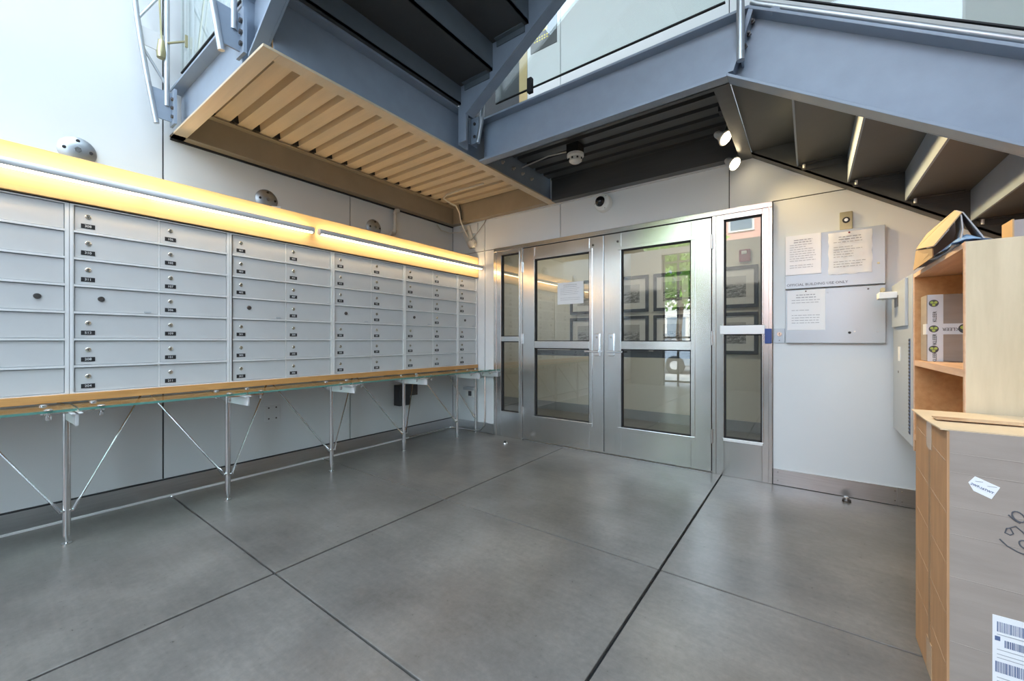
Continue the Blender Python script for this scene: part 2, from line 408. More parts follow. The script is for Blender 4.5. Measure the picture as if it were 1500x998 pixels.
for x, lab in ((.4, 'left'), (2.6, 'right')):  # unseen panels added to light the corridor
    t = thing('corridor_fill', 'unseen light panel added on the corridor ceiling, behind the %s door' % lab, 'lamp', (x, 1.0, 2.75), group='added corridor light panels')
    kid('diffuser', MB().box(x - .45, x + .45, .85, 1.15, 2.715, 2.735), 'corr_fill', t)
    kid('fill_frame', MB().box(x - .47, x + .47, .83, 1.17, 2.735, 2.75), 'aluminium', t)
def picture(x0, x1, z0, z1, label):
    t = thing('framed_photo', label, 'picture', ((x0 + x1) / 2, YC, z0), group='framed photographs in the corridor')
    b = .042; y = YC
    kid('frame', MB().box(x0, x1, y - .03, y - .004, z1 - b, z1).box(x0, x1, y - .03, y - .004, z0, z0 + b).box(x0, x0 + b, y - .03, y - .004, z0 + b, z1 - b).box(x1 - b, x1, y - .03, y - .004, z0 + b, z1 - b), 'frame_black', t)
    kid('mat', MB().box(x0 + b, x1 - b, y - .014, y - .002, z0 + b, z1 - b), 'mat_white', t)
    mx = (x1 - x0) * .27; mz = (z1 - z0) * .24
    kid('print', MB().box(x0 + mx * .95, x1 - mx * .95, y - .017, y - .013, z0 + mz * 1.05, z1 - mz), 'photo_print', t)
for x, lab in ((1.43, 'at the handle side of the right door'), (2.00, 'in the middle of the right door'), (2.745, 'through the right sidelight')):
    for z0, z1, r in ((1.535, 2.05, 'upper'), (.958, 1.478, 'lower')):
        picture(x, x + .50, z0, z1, '%s black framed photograph seen %s' % (r, lab))
for z0, z1, r in ((1.535, 2.05, 'upper'), (.958, 1.478, 'lower')):
    picture(.70, 1.20, z0, z1, '%s black framed photograph seen through the left door' % r)
t = thing('fire_alarm', 'maroon fire alarm strobe high on the corridor wall', 'fire alarm', (3.10, YC, 2.09))
kid('housing', MB().box(3.043, 3.168, YC - .045, YC, 2.093, 2.246), 'alarm_red', t, bevel=.012); kid('strobe', MB().box(3.072, 3.128, YC - .055, YC - .044, 2.185, 2.225), 'print_white', t, bevel=.004)

# ------------------------------------------------------------------ street front and street behind the camera
wf = obj('wall_front', MB().box(1.55, 3.4, YF - .15, YF, 0, 3.25).box(3.4, 5.2, YF - .15, YF, 0, 1.0).box(5.2, 5.4, YF - .15, YF, 0, 3.25).box(-.2, .78, YF - .15, YF, 0, 3.25).box(-.2, XR + .2, YF - .12, YF, 3.25, 3.40).box(-.2, XR + .2, YF - .2, YF, 6.4, 9.2).box(5.4, XR + .2, YF - .15, YF, 0, 6.4), 'wall_grey')  # unseen front
tag(wf, 'street front of the lobby, bays opened and closed to shape the daylight', 'wall', kind='structure')
for x in (.82, 1.16, 1.50): kid('mullion', MB().box(x - .022, x + .022, YF - .09, YF - .03, 0, 3.25), 'dark_frame', wf)
for z in (.12, 1.2, 2.15, 3.05): kid('transom', MB().box(.8, 1.55, YF - .085, YF - .035, z - .02, z + .02), 'dark_frame', wf)
tag(obj('ground', MB().box(-40, 45, -10.5, YF, -.2, -.02), 'sidewalk'), 'pale sidewalk outside the lobby front', 'sidewalk', kind='structure')
tag(obj('road', MB().box(-40, 45, -19, -10.5, -.25, -.08), 'asphalt'), 'asphalt street reflected in the door glass', 'road', kind='structure')
tag(obj('ground', MB().box(-40, 45, -40, -19, -.2, -.02), 'sidewalk'), 'far sidewalk across the street', 'sidewalk', kind='structure')
def building(x0, x1, y0, h, mat, label, storeys):
    t = thing('building', label, 'building', ((x0 + x1) / 2, y0 - 4, -.02), group='buildings across the street')
    kid('wall', MB().box(x0, x1, y0 - 8, y0, -.02, h), mat, t); kid('cornice', MB().box(x0, x1, y0 - .02, y0 + .25, h - .45, h), 'stucco_white', t)
    n = max(1, int((x1 - x0) / 2.6)); w = (x1 - x0) / n
    for s in range(storeys):
        for k in range(n):
            cx = x0 + (k + .5) * w; z = .9 + s * 3.1
            f = kid('window', MB().box(cx - .62, cx + .62, y0 - .02, y0 + .06, z, z + 1.7), 'stucco_white', t)
            kid('pane', MB().box(cx - .52, cx + .52, y0 + .05, y0 + .075, z + .1, z + 1.6), 'window_blue', f)
building(-1.2, 6.5, -21.5, 9.5, 'stucco_pink', 'pink stucco house reflected in the top of the right sidelight', 3)
building(-9.5, -1.3, -21.5, 8.0, 'stucco_white', 'white house behind the street tree reflection', 2)
t = thing('street_tree', 'leafy green street tree reflected in the right door', 'tree', (-1.0, -15.5, -.1))
kid('trunk', MB().tube([(-1, -15.5, -.1), (-1.05, -15.5, 1.5), (-.9, -15.45, 3.0), (-1.1, -15.5, 4.6)], [.16, .13, .11, .06], 10), 'bark', t, smooth=True)
lf = MB()
for k in range(2600):
    a = random.random() * 2 * math.pi; ph = math.acos(2 * random.random() - 1); r = 1.9 * random.random() ** .4
    c = Vector((-1 + r * math.sin(ph) * math.cos(a) * 1.15, -15.5 + r * math.sin(ph) * math.sin(a), 4.6 + r * math.cos(ph) * 1.15))
    u = Vector((random.uniform(-1, 1), random.uniform(-1, 1), random.uniform(-1, 1))).normalized() * .13; w = u.orthogonal().normalized() * .085
    lf.add([c - u, c + w, c + u, c - w], [(0, 1, 2, 3)])
fo = kid('foliage', lf, 'leaf', t); fo['kind'] = 'stuff'
t = thing('parked_car', 'grey parked car reflected low in the right door', 'car', (-1.5, -12.2, -.08))
body = [(-3.6, .25), (-3.55, .75), (-2.9, .92), (-2.3, 1.38), (-.9, 1.40), (-.2, .98), (.55, .85), (.65, .3), (.6, .2), (-3.5, .2)]
kid('body', MB().prism(body, -13.0, -11.35, 'y'), 'car_paint', t, bevel=.06)
kid('side_window', MB().prism([(-2.75, .95), (-2.25, 1.3), (-1.0, 1.32), (-.4, .98)], -11.34, -11.33, 'y'), 'dark_tint', t)
for x in (-2.85, -.15):
    w = kid('wheel', MB().lathe((x, -11.50, .24), (0, 1, 0), [(.33, 0), (.33, .18), (.2, .2)], 20), 'tyre', t); kid('hubcap', MB().lathe((x, -11.32, .24), (0, 1, 0), [(.2, 0), (.16, .02)], 16), 'aluminium', w)

# ------------------------------------------------------------------ mailboxes
XM = .425; PITCH = .7715; UY = [-3.436 + PITCH * k for k in range(-1, 5)]     # unit boundaries
Z0, RH = .832, .1517
NUMS = [[['308', '310', '311', '', '512', '208', '204'], ['106', '105', '107', '206', '109', '101', '211']],
        [['401', '403', '405', '', '301', '302', '303'], ['404', '406', '407', '408', '304', '305', '306']],
        [['409', '410', '411', '', '201', '202', '203'], ['412', '501', '502', '503', '205', '207', '209']],
        [['504', '505', '506', '', '210', '212', '213'], ['507', '508', '509', '510', '214', '215', '216']],
        [['102', '103', '104', '', '108', '110', '111'], None]]
DOORM = {}
def door_mesh(w, h):
    key = (round(w, 4), round(h, 4))
    if key not in DOORM:
        me = MB().box(-.006, 0, -w / 2, w / 2, -h / 2, h / 2).mesh('door'); me.materials.append(M['aluminium']); DOORM[key] = me
    return DOORM[key]
lockm = MB().lathe((0, 0, 0), (1, 0, 0), [(.0125, 0), (.0125, .004), (.010, .006), (.010, .004), (.006, .005)], 14).mesh('lock'); lockm.materials.append(M['lock_metal'])
slotm = MB().box(.005, .0075, -.0015, .0015, -.005, .005).mesh('key_slot'); slotm.materials.append(M['lock_dark'])
biglockm = MB().lathe((0, 0, 0), (1, 0, 0), [(.015, 0), (.015, .004), (.012, .008), (.005, .008)], 14).mesh('lock'); biglockm.materials.append(M['lock_dark'])
platem = MB().box(0, .002, -.028, .028, -.0125, .0125).mesh('number_plate'); platem.materials.append(M['plate_black'])
pullm = MB().box(0, .004, -.016, .016, -.004, .004).mesh('pull_tab'); pullm.materials.append(M['grey_metal'])
def put(name, me, parent, loc):
    o = bpy.data.objects.new(name, me); COL.objects.link(o); o.parent = parent; o.location = loc; return o
ORD = ['leftmost mailbox bank of plain unnumbered locker doors, cut by the picture edge', 'second mailbox bank from the left with the widest numbered doors', 'third mailbox bank from the left, under the end of the left tube lamp', 'fourth mailbox bank from the left, under the start of the right tube lamp', 'fifth mailbox bank from the left, last one two doors wide', 'narrow single column mailbox bank beside the entrance corner']
for u in range(6):
    ya = UY[u]; yb = UY[u + 1] if u < 5 else -.012
    cols = 2
    if u == 5: cols = 1
    yc = (ya + yb) / 2
    t = thing('mailbox_bank', ORD[u], 'mailboxes', (XM, yc, Z0), group='wall mailbox banks')
    st = .017
    kid('casing', MB().box(.012, XM - .012, ya + .001, yb - .001, Z0, Z0 + 7 * RH), 'grey_metal', t)
    fm = MB().box(XM - .012, XM + .005, ya + .001, ya + st, Z0, Z0 + 7 * RH).box(XM - .012, XM + .005, yb - st, yb - .001, Z0, Z0 + 7 * RH)
    for r in range(8):
        zc = Z0 + r * RH; za, zb = max(zc - .006, Z0), min(zc + .006, Z0 + 7 * RH)
        fm.box(XM - .010, XM + .007, ya + st, yb - st, za, zb)
    ymid = (ya + yb) / 2
    if cols == 2: fm.box(XM - .010, XM - .003, ymid - .004, ymid + .004, Z0, Z0 + 7 * RH)
    kid('frame', fm, 'aluminium_rail', t)
    kid('hinge', MB().box(XM + .004, XM + .0065, ya + st - .005, ya + st, Z0 + .01, Z0 + 7 * RH - .01), 'lock_dark' if u == 2 else 'aluminium', t)
    spans = [(ya + st + .004, ymid - .005), (ymid + .005, yb - st - .004)] if cols == 2 else [(ya + st + .004, yb - st - .004)]
    for ci, (a, b) in enumerate(spans):
        for r in range(7):
            w = b - a; h = RH - .020
            zc = Z0 + (6 - r + .5) * RH - .001
            d = put('door', door_mesh(w, h), t, (-.002, (a + b) / 2 - yc, zc - Z0))
            lx = -w / 2 + .052
            if u == 0:
                if r == 3 and ci == 1: put('lock', biglockm, d, (0, w / 2 - .095, .005))
                continue
            num = (NUMS[u - 1][ci] or [''] * 7)[r]
            if num == '':
                put('lock', biglockm, d, (0, -w / 2 + .105, .008)); put('pull_tab', pullm, d, (0, w / 2 - .05, -h / 2 + .008))
            else:
                put('lock', lockm, d, (0, lx, .018)); put('key_slot', slotm, d, (0, lx, .018)); put('number_plate', platem, d, (0, lx, -.037))
                o = bpy.data.objects.new('number', text_mesh(num, .019, 'print_white')); COL.objects.link(o); o.parent = d
                o.matrix_basis = Matrix.Translation((.0026, lx, -.037)) @ ROT_LEFT
one('wood_platform', MB().box(.014, XM + .022, UY[0], -.014, Z0 - .042, Z0), 'ledge_wood', 'long orange stained wooden ledge carrying the mailboxes', 'ledge', bevel=.002)
t = thing('header_board', 'pale maple fascia board running above all the mailboxes', 'board', (.22, -2.1, 1.90))
kid('fascia', MB().box(XM + .002, XM + .026, UY[0], -.012, 1.902, 2.150), 'board_maple', t, bevel=.002)
kid('top', MB().box(.014, XM + .002, UY[0], -.012, 2.128, 2.148), 'board_maple', t)
kid('shadow_gap', MB().box(.014, XM + .002, UY[0], -.012, 1.894, 1.904), 'dark_frame', t)

def tube_lamp(y0, y1, label):
    t = thing('tube_lamp', label, 'lamp', (XM + .06, (y0 + y1) / 2, 2.015), group='tube lamps on the maple board')
    cx, cz, R = XM + .082, 2.020, .0265
    def arc(a0, a1, r0, r1, n=10):
        return [(cx + r1 * math.cos(a), cz + r1 * math.sin(a)) for a in [a0 + (a1 - a0) * k / n for k in range(n + 1)]] + [(cx + r0 * math.cos(a), cz + r0 * math.sin(a)) for a in [a1 + (a0 - a1) * k / n for k in range(n + 1)]]
    def sweep(pts):   # polygon in (x,z) along y
        return MB().prism(pts, y0, y1, 'y')
    D = math.radians
    kid('housing', sweep(arc(D(-38), D(70), R - .003, R)), 'aluminium', t, smooth=True)
    kid('diffuser', sweep(arc(D(-118), D(-40), R - .006, R - .001)), 'lamp_glow', t, smooth=True)
    kid('uplight_diffuser', sweep(arc(D(72), D(104), R - .006, R - .001)), 'lamp_up', t, smooth=True)
    for y in (y0 - .012, y1):
        kid('end_cap', MB().lathe((cx, y, cz), (0, 1, 0), [(R, 0), (R, .012)], 18), 'aluminium', t, smooth=True)
    n = 3
    for k in range(n):
        y = y0 + (y1 - y0) * (k + .5) / n
        kid('bracket', MB().box(XM + .026, cx - .016, y - .015, y + .015, cz - .008, cz + .008), 'aluminium', t)
tube_lamp(-4.15, -2.115, 'long aluminium tube lamp over the left mailboxes, cut by the picture edge')
tube_lamp(-2.045, -.028, 'aluminium tube lamp over the mailboxes nearest the entrance doors')

# glass shelf and its supports
GX0, GX1, GZ0, GZ1 = XM + .022, .735, .771, .783
LEGY = [-3.446 + PITCH * k for k in range(-1, 5)] + [-.035]
GS = LEGY
shelf_lab = ['leftmost glass shelf sheet, running out of the picture', 'second glass shelf sheet, below the widest numbered mailboxes', 'third glass shelf sheet from the left', 'fourth glass shelf sheet, in the middle of the far half', 'fifth glass shelf sheet, before the short end piece', 'short glass shelf end piece beside the entrance corner']
for k in range(6):
    a, b = GS[k] + .012, GS[k + 1] + (.004 if k < 5 else .02)
    t = thing('glass_shelf', shelf_lab[k], 'shelf', ((GX0 + GX1) / 2, (a + b) / 2, GZ0), group='glass shelf sheets')
    kid('sheet', MB().box(GX0 + .003, GX1 - .002, a, b, GZ0, GZ1), 'shelf_glass', t)
    kid('polished_edge', MB().box(GX1 - .002, GX1, a, b, GZ0, GZ1), 'glass_edge', t)
leg_lab = ['shelf leg out past the left picture edge', 'nearest full shelf leg, under the gap beside the leftmost mailboxes', 'second visible shelf leg from the left', 'third visible shelf leg from the left, in front of a wall joint', 'fourth visible shelf leg, in front of the dark junction box', 'fifth visible shelf leg, at the inner wall corner', 'last shelf leg, standing against the entrance wall']
for k, y in enumerate(LEGY):
    x = .425
    t = thing('shelf_support', leg_lab[k], 'shelf support', (x, y, 0), group='steel shelf supports')
    kid('pole', MB().tube([(x, y, .045), (x, y, .765)], .0165, 14), 'chrome', t, smooth=True)
    kid('foot', MB().lathe((x, y, 0), (0, 0, 1), [(.022, 0), (.022, .008), (.008, .012), (.008, .046)], 16), 'chrome', t, smooth=True)
    kid('bracket_arm', MB().prism([(.10, .762), (.775, .762), (.775, .700), (.42, .692), (.10, .745)], y - .006, y + .006, 'y').box(.44, .775, y - .022, y + .022, .756, .762), 'aluminium', t, bevel=.001)
    ks = (-.092, .092) if k < 6 else (-.092,)
    for xx, nm in ((.50, 0), (.728, 1)):
        kid('cross_rod', MB().box(xx - .008, xx + .008, y + ks[0] - .012, y + ks[-1] + .012 if k < 6 else y + .012, .7615, .7670), 'chrome', t)
        for dy in ks:
            s = kid('standoff', MB().lathe((xx, y + dy, .735), (0, 0, 1), [(.009, 0), (.011, .003), (.011, .020), (.007, .022), (.007, .0355)], 14), 'chrome', t, smooth=True)
            kid('cap', MB().lathe((xx, y + dy, GZ1 + .0005), (0, 0, 1), [(.0165, 0), (.0165, .003), (.010, .008), (.003, .009)], 16), 'chrome', s, smooth=True)
    def brace(ym):
        s = 1 if ym > y else -1
        a = Vector((x, y + s * .024, .185)); b = Vector((.15, ym, .785)); d = (b - a).normalized()
        p = kid('brace', MB().tube([a, b], .0058, 8), 'stainless', t, smooth=True)
        kid('clevis', MB().tube([a - d * .005, a + d * .055], .010, 8).tube([(x - .02, y + s * .02, .185), (x + .02, y + s * .02, .185)], .0065, 8), 'chrome', p, smooth=True)
    if k > 0 and k < 6: brace((LEGY[k - 1] + y) / 2 + .012)
    if k < 5: brace((LEGY[k + 1] + y) / 2 - .012)
    if k == 6: brace(LEGY[5] + .05)

# wall anchor discs, conduit, cover plates
for y, lab in ((-3.357, 'largest round anchor disc above the left mailboxes'), (-2.248, 'middle round anchor disc peeking over the maple board'), (-1.192, 'farthest round anchor disc, beside the white drain elbow')):
    t = thing('anchor_disc', lab, 'anchor plate', (0, y, 2.33), group='steel anchor discs on the left wall')
    kid('plate', MB().lathe((0, y, 2.33), (1, 0, 0), [(.088, 0), (.088, .008), (.075, .02), (.045, .034), (.015, .037)], 28), 'disc_steel', t, smooth=True)
    kid('nut', MB().lathe((.036, y, 2.33), (1, 0, 0), [(.017, 0), (.017, .006)], 6), 'chrome', t)
    for a in range(4):
        an = a * math.pi / 2; cy, cz = y + .058 * math.cos(an), 2.33 + .058 * math.sin(an)
        kid('slot', MB().lathe((.0255, cy, cz), (1, 0, -.0), [(.010, 0), (.010, .006)], 10), 'black', t)
t = thing('drain_pipe', 'white plastic pipe with elbows on the wall above the maple board', 'pipe', (.04, -.95, 2.33))
kid('pipe', MB().tube([(.045, -.95, 2.345), (.045, -.95, 2.53)], .018, 12), 'pvc', t, smooth=True)
kid('elbow', MB().tube([(.045, -.95, 2.35), (.045, -.952, 2.33), (.045, -.962, 2.313), (.045, -.985, 2.305), (.045, -1.01, 2.305)], .023, 12), 'pvc', t, smooth=True)
kid('elbow', MB().tube([(.045, -.95, 2.525), (.045, -.948, 2.55), (.045, -.935, 2.57), (.045, -.90, 2.578)], .023, 12), 'pvc', t, smooth=True)
t = thing('small_valve', 'small white plastic fitting on the top edge of the maple board', 'fitting', (XM, -2.31, 2.148))
kid('stem', MB().tube([(XM - .03, -2.31, 2.148), (XM - .03, -2.31, 2.175)], .012, 10), 'pvc', t); kid('spout', MB().tube([(XM - .03, -2.31, 2.17), (XM - .03, -2.37, 2.16)], .011, 10), 'pvc', t)
t = thing('cover_plate', 'flat white cover plate low on the wall under the shelf', 'cover plate', (0, -2.2, .43))
kid('plate', MB().box(0, .005, -2.262, -2.136, .435, .566), 'wall_white', t, bevel=.002)
for y in (-2.23, -2.17):
    for z in (.455, .548): kid('screw', MB().lathe((.005, y, z), (1, 0, 0), [(.007, 0), (.006, .002)], 10), 'lock_dark', t)
t = thing('junction_box', 'dark grey junction box on the wall behind the fourth shelf leg', 'junction box', (0, -.83, .42))
kid('box', MB().box(0, .10, -.93, -.78, .40, .63), 'dark_frame', t, bevel=.004); kid('lid', MB().box(0, .085, -.78, -.66, .50, .68), 'lock_dark', t, bevel=.004)
t = thing('power_outlet', 'white weatherproof power outlet low on the entrance wall', 'outlet', (.34, 0, .42))
kid('housing', MB().box(.27, .41, -.05, 0, .42, .54), 'white_plastic', t, bevel=.008); kid('hood', MB().prism([(.26, .55), (.42, .55), (.43, .515), (.26, .515)], -.085, 0, 'y'), 'grey_metal', t, bevel=.004); kid('socket', MB().box(.32, .37, -.056, -.05, .44, .50), 'dark_frame', t)
one('cable_conduit', MB().tube([(.56, -.014, .74), (.56, -.014, .22), (.555, -.02, .09), (.50, -.03, .035), (.40, -.05, .018), (.10, -.06, .018), (.045, -.10, .018), (.035, -.30, .018), (.035, -.75, .018)], .0085, 8), 'stainless', 'thin steel conduit curling down beside the door frame to the floor', 'conduit', smooth=True)

# corner bracket and cables above the mailboxes
t = thing('corner_bracket', 'white tapered bracket with a round pivot in the wall corner', 'bracket', (.36, -.06, 2.28))
kid('arm', MB().prism([(.16, 2.57), (.33, 2.57), (.40, 2.36), (.42, 2.28), (.33, 2.27)], -.05, -.02, 'y'), 'pvc', t, bevel=.004)
kid('pivot', MB().lathe((.375, -.018, 2.33), (0, -1, 0), [(.055, 0), (.055, .05), (.04, .058), (.012, .058)], 20), 'cable_white', t, smooth=True)
kid('plate', MB().box(.26, .44, -.022, -.001, 2.46, 2.58), 'wall_white', t)
one('cable', MB().tube([(.95, -.50, 2.80), (.62, -.52, 2.795), (.42, -.52, 2.79), (.30, -.46, 2.79), (.27, -.36, 2.785), (.27, -.22, 2.77), (.27, -.16, 2.70), (.275, -.14, 2.60), (.30, -.11, 2.50), (.345, -.085, 2.40)], .0085, 8), 'cable_white', 'thick pale cable looping off the cream deck into the corner bracket', 'cable', smooth=True)
one('cable', MB().tube([(.30, -.19, 2.79), (.285, -.15, 2.72), (.285, -.135, 2.62)], .007, 8), 'black', 'short black cable beside the thick pale cable in the corner', 'cable', smooth=True)
one('cable', MB().tube([(.02, -.30, 2.57), (.03, -.24, 2.51), (.08, -.14, 2.485), (.20, -.08, 2.49), (.30, -.055, 2.505)], .007, 8), 'cable_white', 'thin white cable looping along the inner wall corner', 'cable', smooth=True)
one('cable', MB().tube([(.39, -.08, 2.36), (.46, -.05, 2.44), (.545, -.02, 2.55), (.58, -.016, 2.595)], .005, 8), 'stainless', 'thin steel cable slanting up from the corner pivot to the beam', 'cable', smooth=True)

# ------------------------------------------------------------------ steel landings
ZB, ZTOP, FW, T = 2.60, 2.945, .08, .012
def channel(axis, a0, a1, edge, sgn, z0=ZB, z1=ZTOP):
    """horizontal C channel; flange tips at edge, web set back by FW on the side sgn"""
    web = edge + sgn * FW; lo, hi = sorted((edge, web))
    w0, w1 = (web - T, web) if sgn > 0 else (web, web + T)
    m = MB()
    def B(p0, p1, q0, q1, r0, r1):
        if axis == 'x': m.box(p0, p1, q0, q1, r0, r1)
        else: m.box(q0, q1, p0, p1, r0, r1)
    B(a0, a1, w0, w1, z0, z1); B(a0, a1, lo, hi, z0, z0 + .016); B(a0, a1, lo, hi, z1 - .016, z1)
    return m
def deck(x0, x1, y0, y1, z, pitch=.1525, depth=.06):
    """trapezoidal steel deck, flutes running along x"""
    pts = []; y = y0
    while y < y1 - 1e-6:
        for fy, fz in ((0, 0), (.66, 0), (.71, 1), (.95, 1), (1.0, 0)):
            yy = min(y + fy * pitch, y1)
            if not pts or yy > pts[-1][0] + 1e-6: pts.append((yy, z + fz * depth))
        y += pitch
    m = MB(); n = len(pts)
    vs = [(x0, p[0], p[1]) for p in pts] + [(x1, p[0], p[1]) for p in pts] + [(x0, p[0], z + depth + .02) for p in pts] + [(x1, p[0], z + depth + .02) for p in pts]
    fs = []
    for i in range(n - 1):
        fs.append((i, i + 1, n + i + 1, n + i)); fs.append((2 * n + i, 3 * n + i, 3 * n + i + 1, 2 * n + i + 1))
        fs.append((i, 2 * n + i, 2 * n + i + 1, i + 1)); fs.append((n + i, n + i + 1, 3 * n + i + 1, 3 * n + i))
    fs += [(0, n, 3 * n, 2 * n), (n - 1, 3 * n - 1, 4 * n - 1, 2 * n - 1)]
    return m.add(vs, fs)
XL = 1.55; YL = -2.90; YB = -1.27; XB = 3.375
LA = thing('steel_landing', 'steel landing over the mailboxes with a cream corrugated underside', 'landing', (.8, -1.45, ZB))
kid('beam', MB().box(.012, 1.285, YL + FW - T, YL + FW, ZB + .016, ZTOP).box(.012, 1.285, YL, YL + FW, ZTOP - .016, ZTOP).box(1.285, XL - .09, YL + FW - T, YL + FW, ZB + .016, ZTOP), 'slate_paint', LA, bevel=.002)
kid('bottom_flange', MB().box(.012, XL, YL, YL + FW, ZB, ZB + .015), 'deck_cream', LA, bevel=.002)
kid('beam', MB().box(XL - FW, XL - FW + T, YL + FW, -.012, ZB + .016, ZTOP).box(XL - FW, XL, YL + .004, -.012, ZTOP - .016, ZTOP), 'slate_paint', LA, bevel=.002)
kid('bottom_flange', MB().box(XL - FW, XL, YL + FW, -.012, ZB, ZB + .015), 'deck_cream', LA, bevel=.002)
kid('beam', MB().box(.08, .092, YL + FW, -.09, ZB + .004, 2.86).box(.02, .10, YL, -.012, ZB, ZB + .012), 'beam_tan', LA)
kid('ledger', MB().box(.092, .15, YL + FW, -.09, 2.80, 2.808), 'beam_tan', LA)
kid('beam', MB().box(.10, XL - FW - T, -.10, -.088, ZB + .012, 2.86).box(.10, XL - FW - T, -.10, -.012, ZB, ZB + .012), 'beam_tan', LA)
kid('deck', deck(.095, XL - FW - T, YL + FW, -.105, 2.815), 'deck_cream', LA)
cl = MB().prism([(.668 * .1525, 2.8155), (.708 * .1525, 2.873), (.952 * .1525, 2.873), (.992 * .1525, 2.8155)], 0, .012, 'x').mesh('flute_closure'); cl.materials.append(M['black'])
for k in range(17):
    o = bpy.data.objects.new('flute_closure', cl); COL.objects.link(o); o.parent = LA; o.location = (.165 - .8, YL + FW + .1525 * k + 1.45, -ZB)
kid('slab', MB().box(.10, XL - FW - T, YL + FW, -.105, 2.882, ZTOP - .017), 'concrete', LA)
kid('shadow_strip', MB().box(.001, .02, YL + .005, -.012, ZB - .012, ZB + .02), 'rubber', LA)

LB = thing('steel_landing', 'dark steel landing over the entrance doors', 'landing', (2.45, -.65, ZB))
fbm = channel('x', XL + .002, XB, YB, +1)
fbm.v = [(v[0] + (.103 if (v[0] > XB - .001 and v[2] > 2.9) else 0), v[1], v[2]) for v in fbm.v]
kid('beam', fbm, 'slate_paint', LB, bevel=.002)
kid('beam', MB().box(3.29, 3.30, YB + FW + T, -.012, ZB + .012, 2.88).box(3.29, XB, YB + FW + .001, -.012, ZB, ZB + .012), 'deck_dark', LB)
kid('beam', MB().box(XL + .002, 3.29, -.10, -.088, ZB + .012, 2.86).box(XL + .002, 3.29, -.10, -.012, ZB, ZB + .012), 'deck_dark', LB)
kid('deck', deck(XL + .002, 3.29, YB + FW + T, -.105, 2.815), 'deck_dark', LB)
kid('slab', MB().box(XL + .002, 3.29, YB + FW + T, -.105, 2.882, ZTOP - .017), 'concrete', LB)
for y in (-.87, -.70, -.55, -.39):
    kid('bolt', MB().lathe((XL - FW + T, y, 2.755), (1, 0, 0), [(.016, 0), (.016, .012), (.009, .012), (.009, .03)], 8), 'cable_white', LA)
kid('top_trim', MB().box(.60, 3.30, -.020, -.0005, 2.586, 2.599), 'aluminium', wb_)

# ------------------------------------------------------------------ staircases
def stringer(pts_web, y_web, y_tip, bot, top):
    """web polygon (x,z) plus two flanges that follow the lines bot and top [(x,z),(x,z)]"""
    d = -1 if y_tip < y_web else 1
    m = MB().prism(pts_web, y_web, y_web - d * T, 'y')
    for (a, b), s in ((bot, 1), (top, -1)):
        m.prism([a, b, (b[0], b[1] + s * .018), (a[0], a[1] + s * .018)], y_tip, y_web, 'y')
    return m
# stair going down to the right
SR = -.655
RB = thing('staircase', 'steel staircase descending to the right above the wooden cabinet', 'staircase', (5.5, -.65, 0))
xe = 7.3
def zb(x): return ZB + SR * (x - XB)
def zt(x): return ZTOP + SR * (x - XB - .103)
bx, tx = XB, XB + .103
sw = [(bx, ZB), (xe, zb(xe)), (xe, zt(xe)), (tx, ZTOP)]
kid('stringer', stringer(sw, YB + FW, YB, [(bx, ZB), (xe, zb(xe))], [(tx, ZTOP), (xe, zt(xe))]), 'slate_paint', RB, bevel=.002)
kid('stringer', MB().prism(sw, -.10, -.088, 'y').prism([(bx, ZB), (xe, zb(xe)), (xe, zb(xe) + .016), (bx, ZB + .016)], -.10, -.012, 'y'), 'tread_shaded', RB)
kid('end_plate', MB().prism([(XB + .004, ZB + .02), (XB + .03, ZB + .02), (XB + .128, ZTOP - .02), (XB + .102, ZTOP - .02)], YB + .004, YB + FW, 'y'), 'slate_paint', RB)
for z in (2.70, 2.76, 2.82, 2.88):
    kid('bolt', MB().lathe((XB + .062 + (z - 2.7) * .30, YB + FW - .02, z), (0, -1, 0), [(.014, 0), (.014, .014), (.007, .014), (.007, .03)], 6), 'lock_dark', RB)
RUN, RISE = .2925, .187
y0, y1 = YB + FW + .002, -.101
kid('tread', MB().box(3.378, 3.672, y0, y1, 2.617, 2.637), 'tread_shaded', RB)
for k in range(12):
    x = 3.667 + RUN * k; z = 2.43 - RISE * k
    kid('riser', MB().box(x, x + .010, y0, y1, z - .004, z + RISE), 'slate_paint', RB)
    kid('tread', MB().box(x + .010, x + RUN + .004, y0, y1, z, z + .02), 'tread_shaded', RB)
    kid('tread_bracket', MB().box(x + .03, x + RUN - .03, -.106, -.100, z - .045, z).box(x + .03, x + RUN - .03, -.14, -.100, z - .006, z), 'tread_shaded', RB)
    kid('bolt', MB().tube([(x + .045, -.125, z - .035), (x + .045, -.125, z - .004)], .008, 8), 'aluminium', RB)
# stair going up towards the camera
RU = thing('staircase', 'dark steel staircase rising overhead from the cream landing', 'staircase', (2.6, -2.2, 2.9))
SU, RUNU, RISEU, X0U, Z0U = .63, .313, .197, 1.585, 2.885
NU = 8; xt = X0U + RUNU * NU
def zsb(x): return 2.83 + SU * (x - 1.58)
webU = [(1.56, 2.66), (1.63, 2.66), (1.63, zsb(1.63)), (xt, zsb(xt)), (xt, zsb(xt) + .40), (1.56, zsb(1.56) + .40)]
kid('stringer', stringer(webU, -1.50, -1.42, [(1.63, zsb(1.63)), (xt, zsb(xt))], [(1.56, zsb(1.56) + .40), (xt, zsb(xt) + .40)]), 'slate_paint', RU, bevel=.002)
kid('foot_plate', MB().box(1.552, 1.562, -1.51, -1.41, 2.64, 2.93), 'slate_paint', RU)
def zsl(x): return 2.744 + SU * (x - 1.58)
webL = [(1.30, ZB + .018), (1.372, ZB + .018), (xt, zsl(xt)), (xt, zsl(xt) + .42), (1.30, zsl(1.30) + .42)]
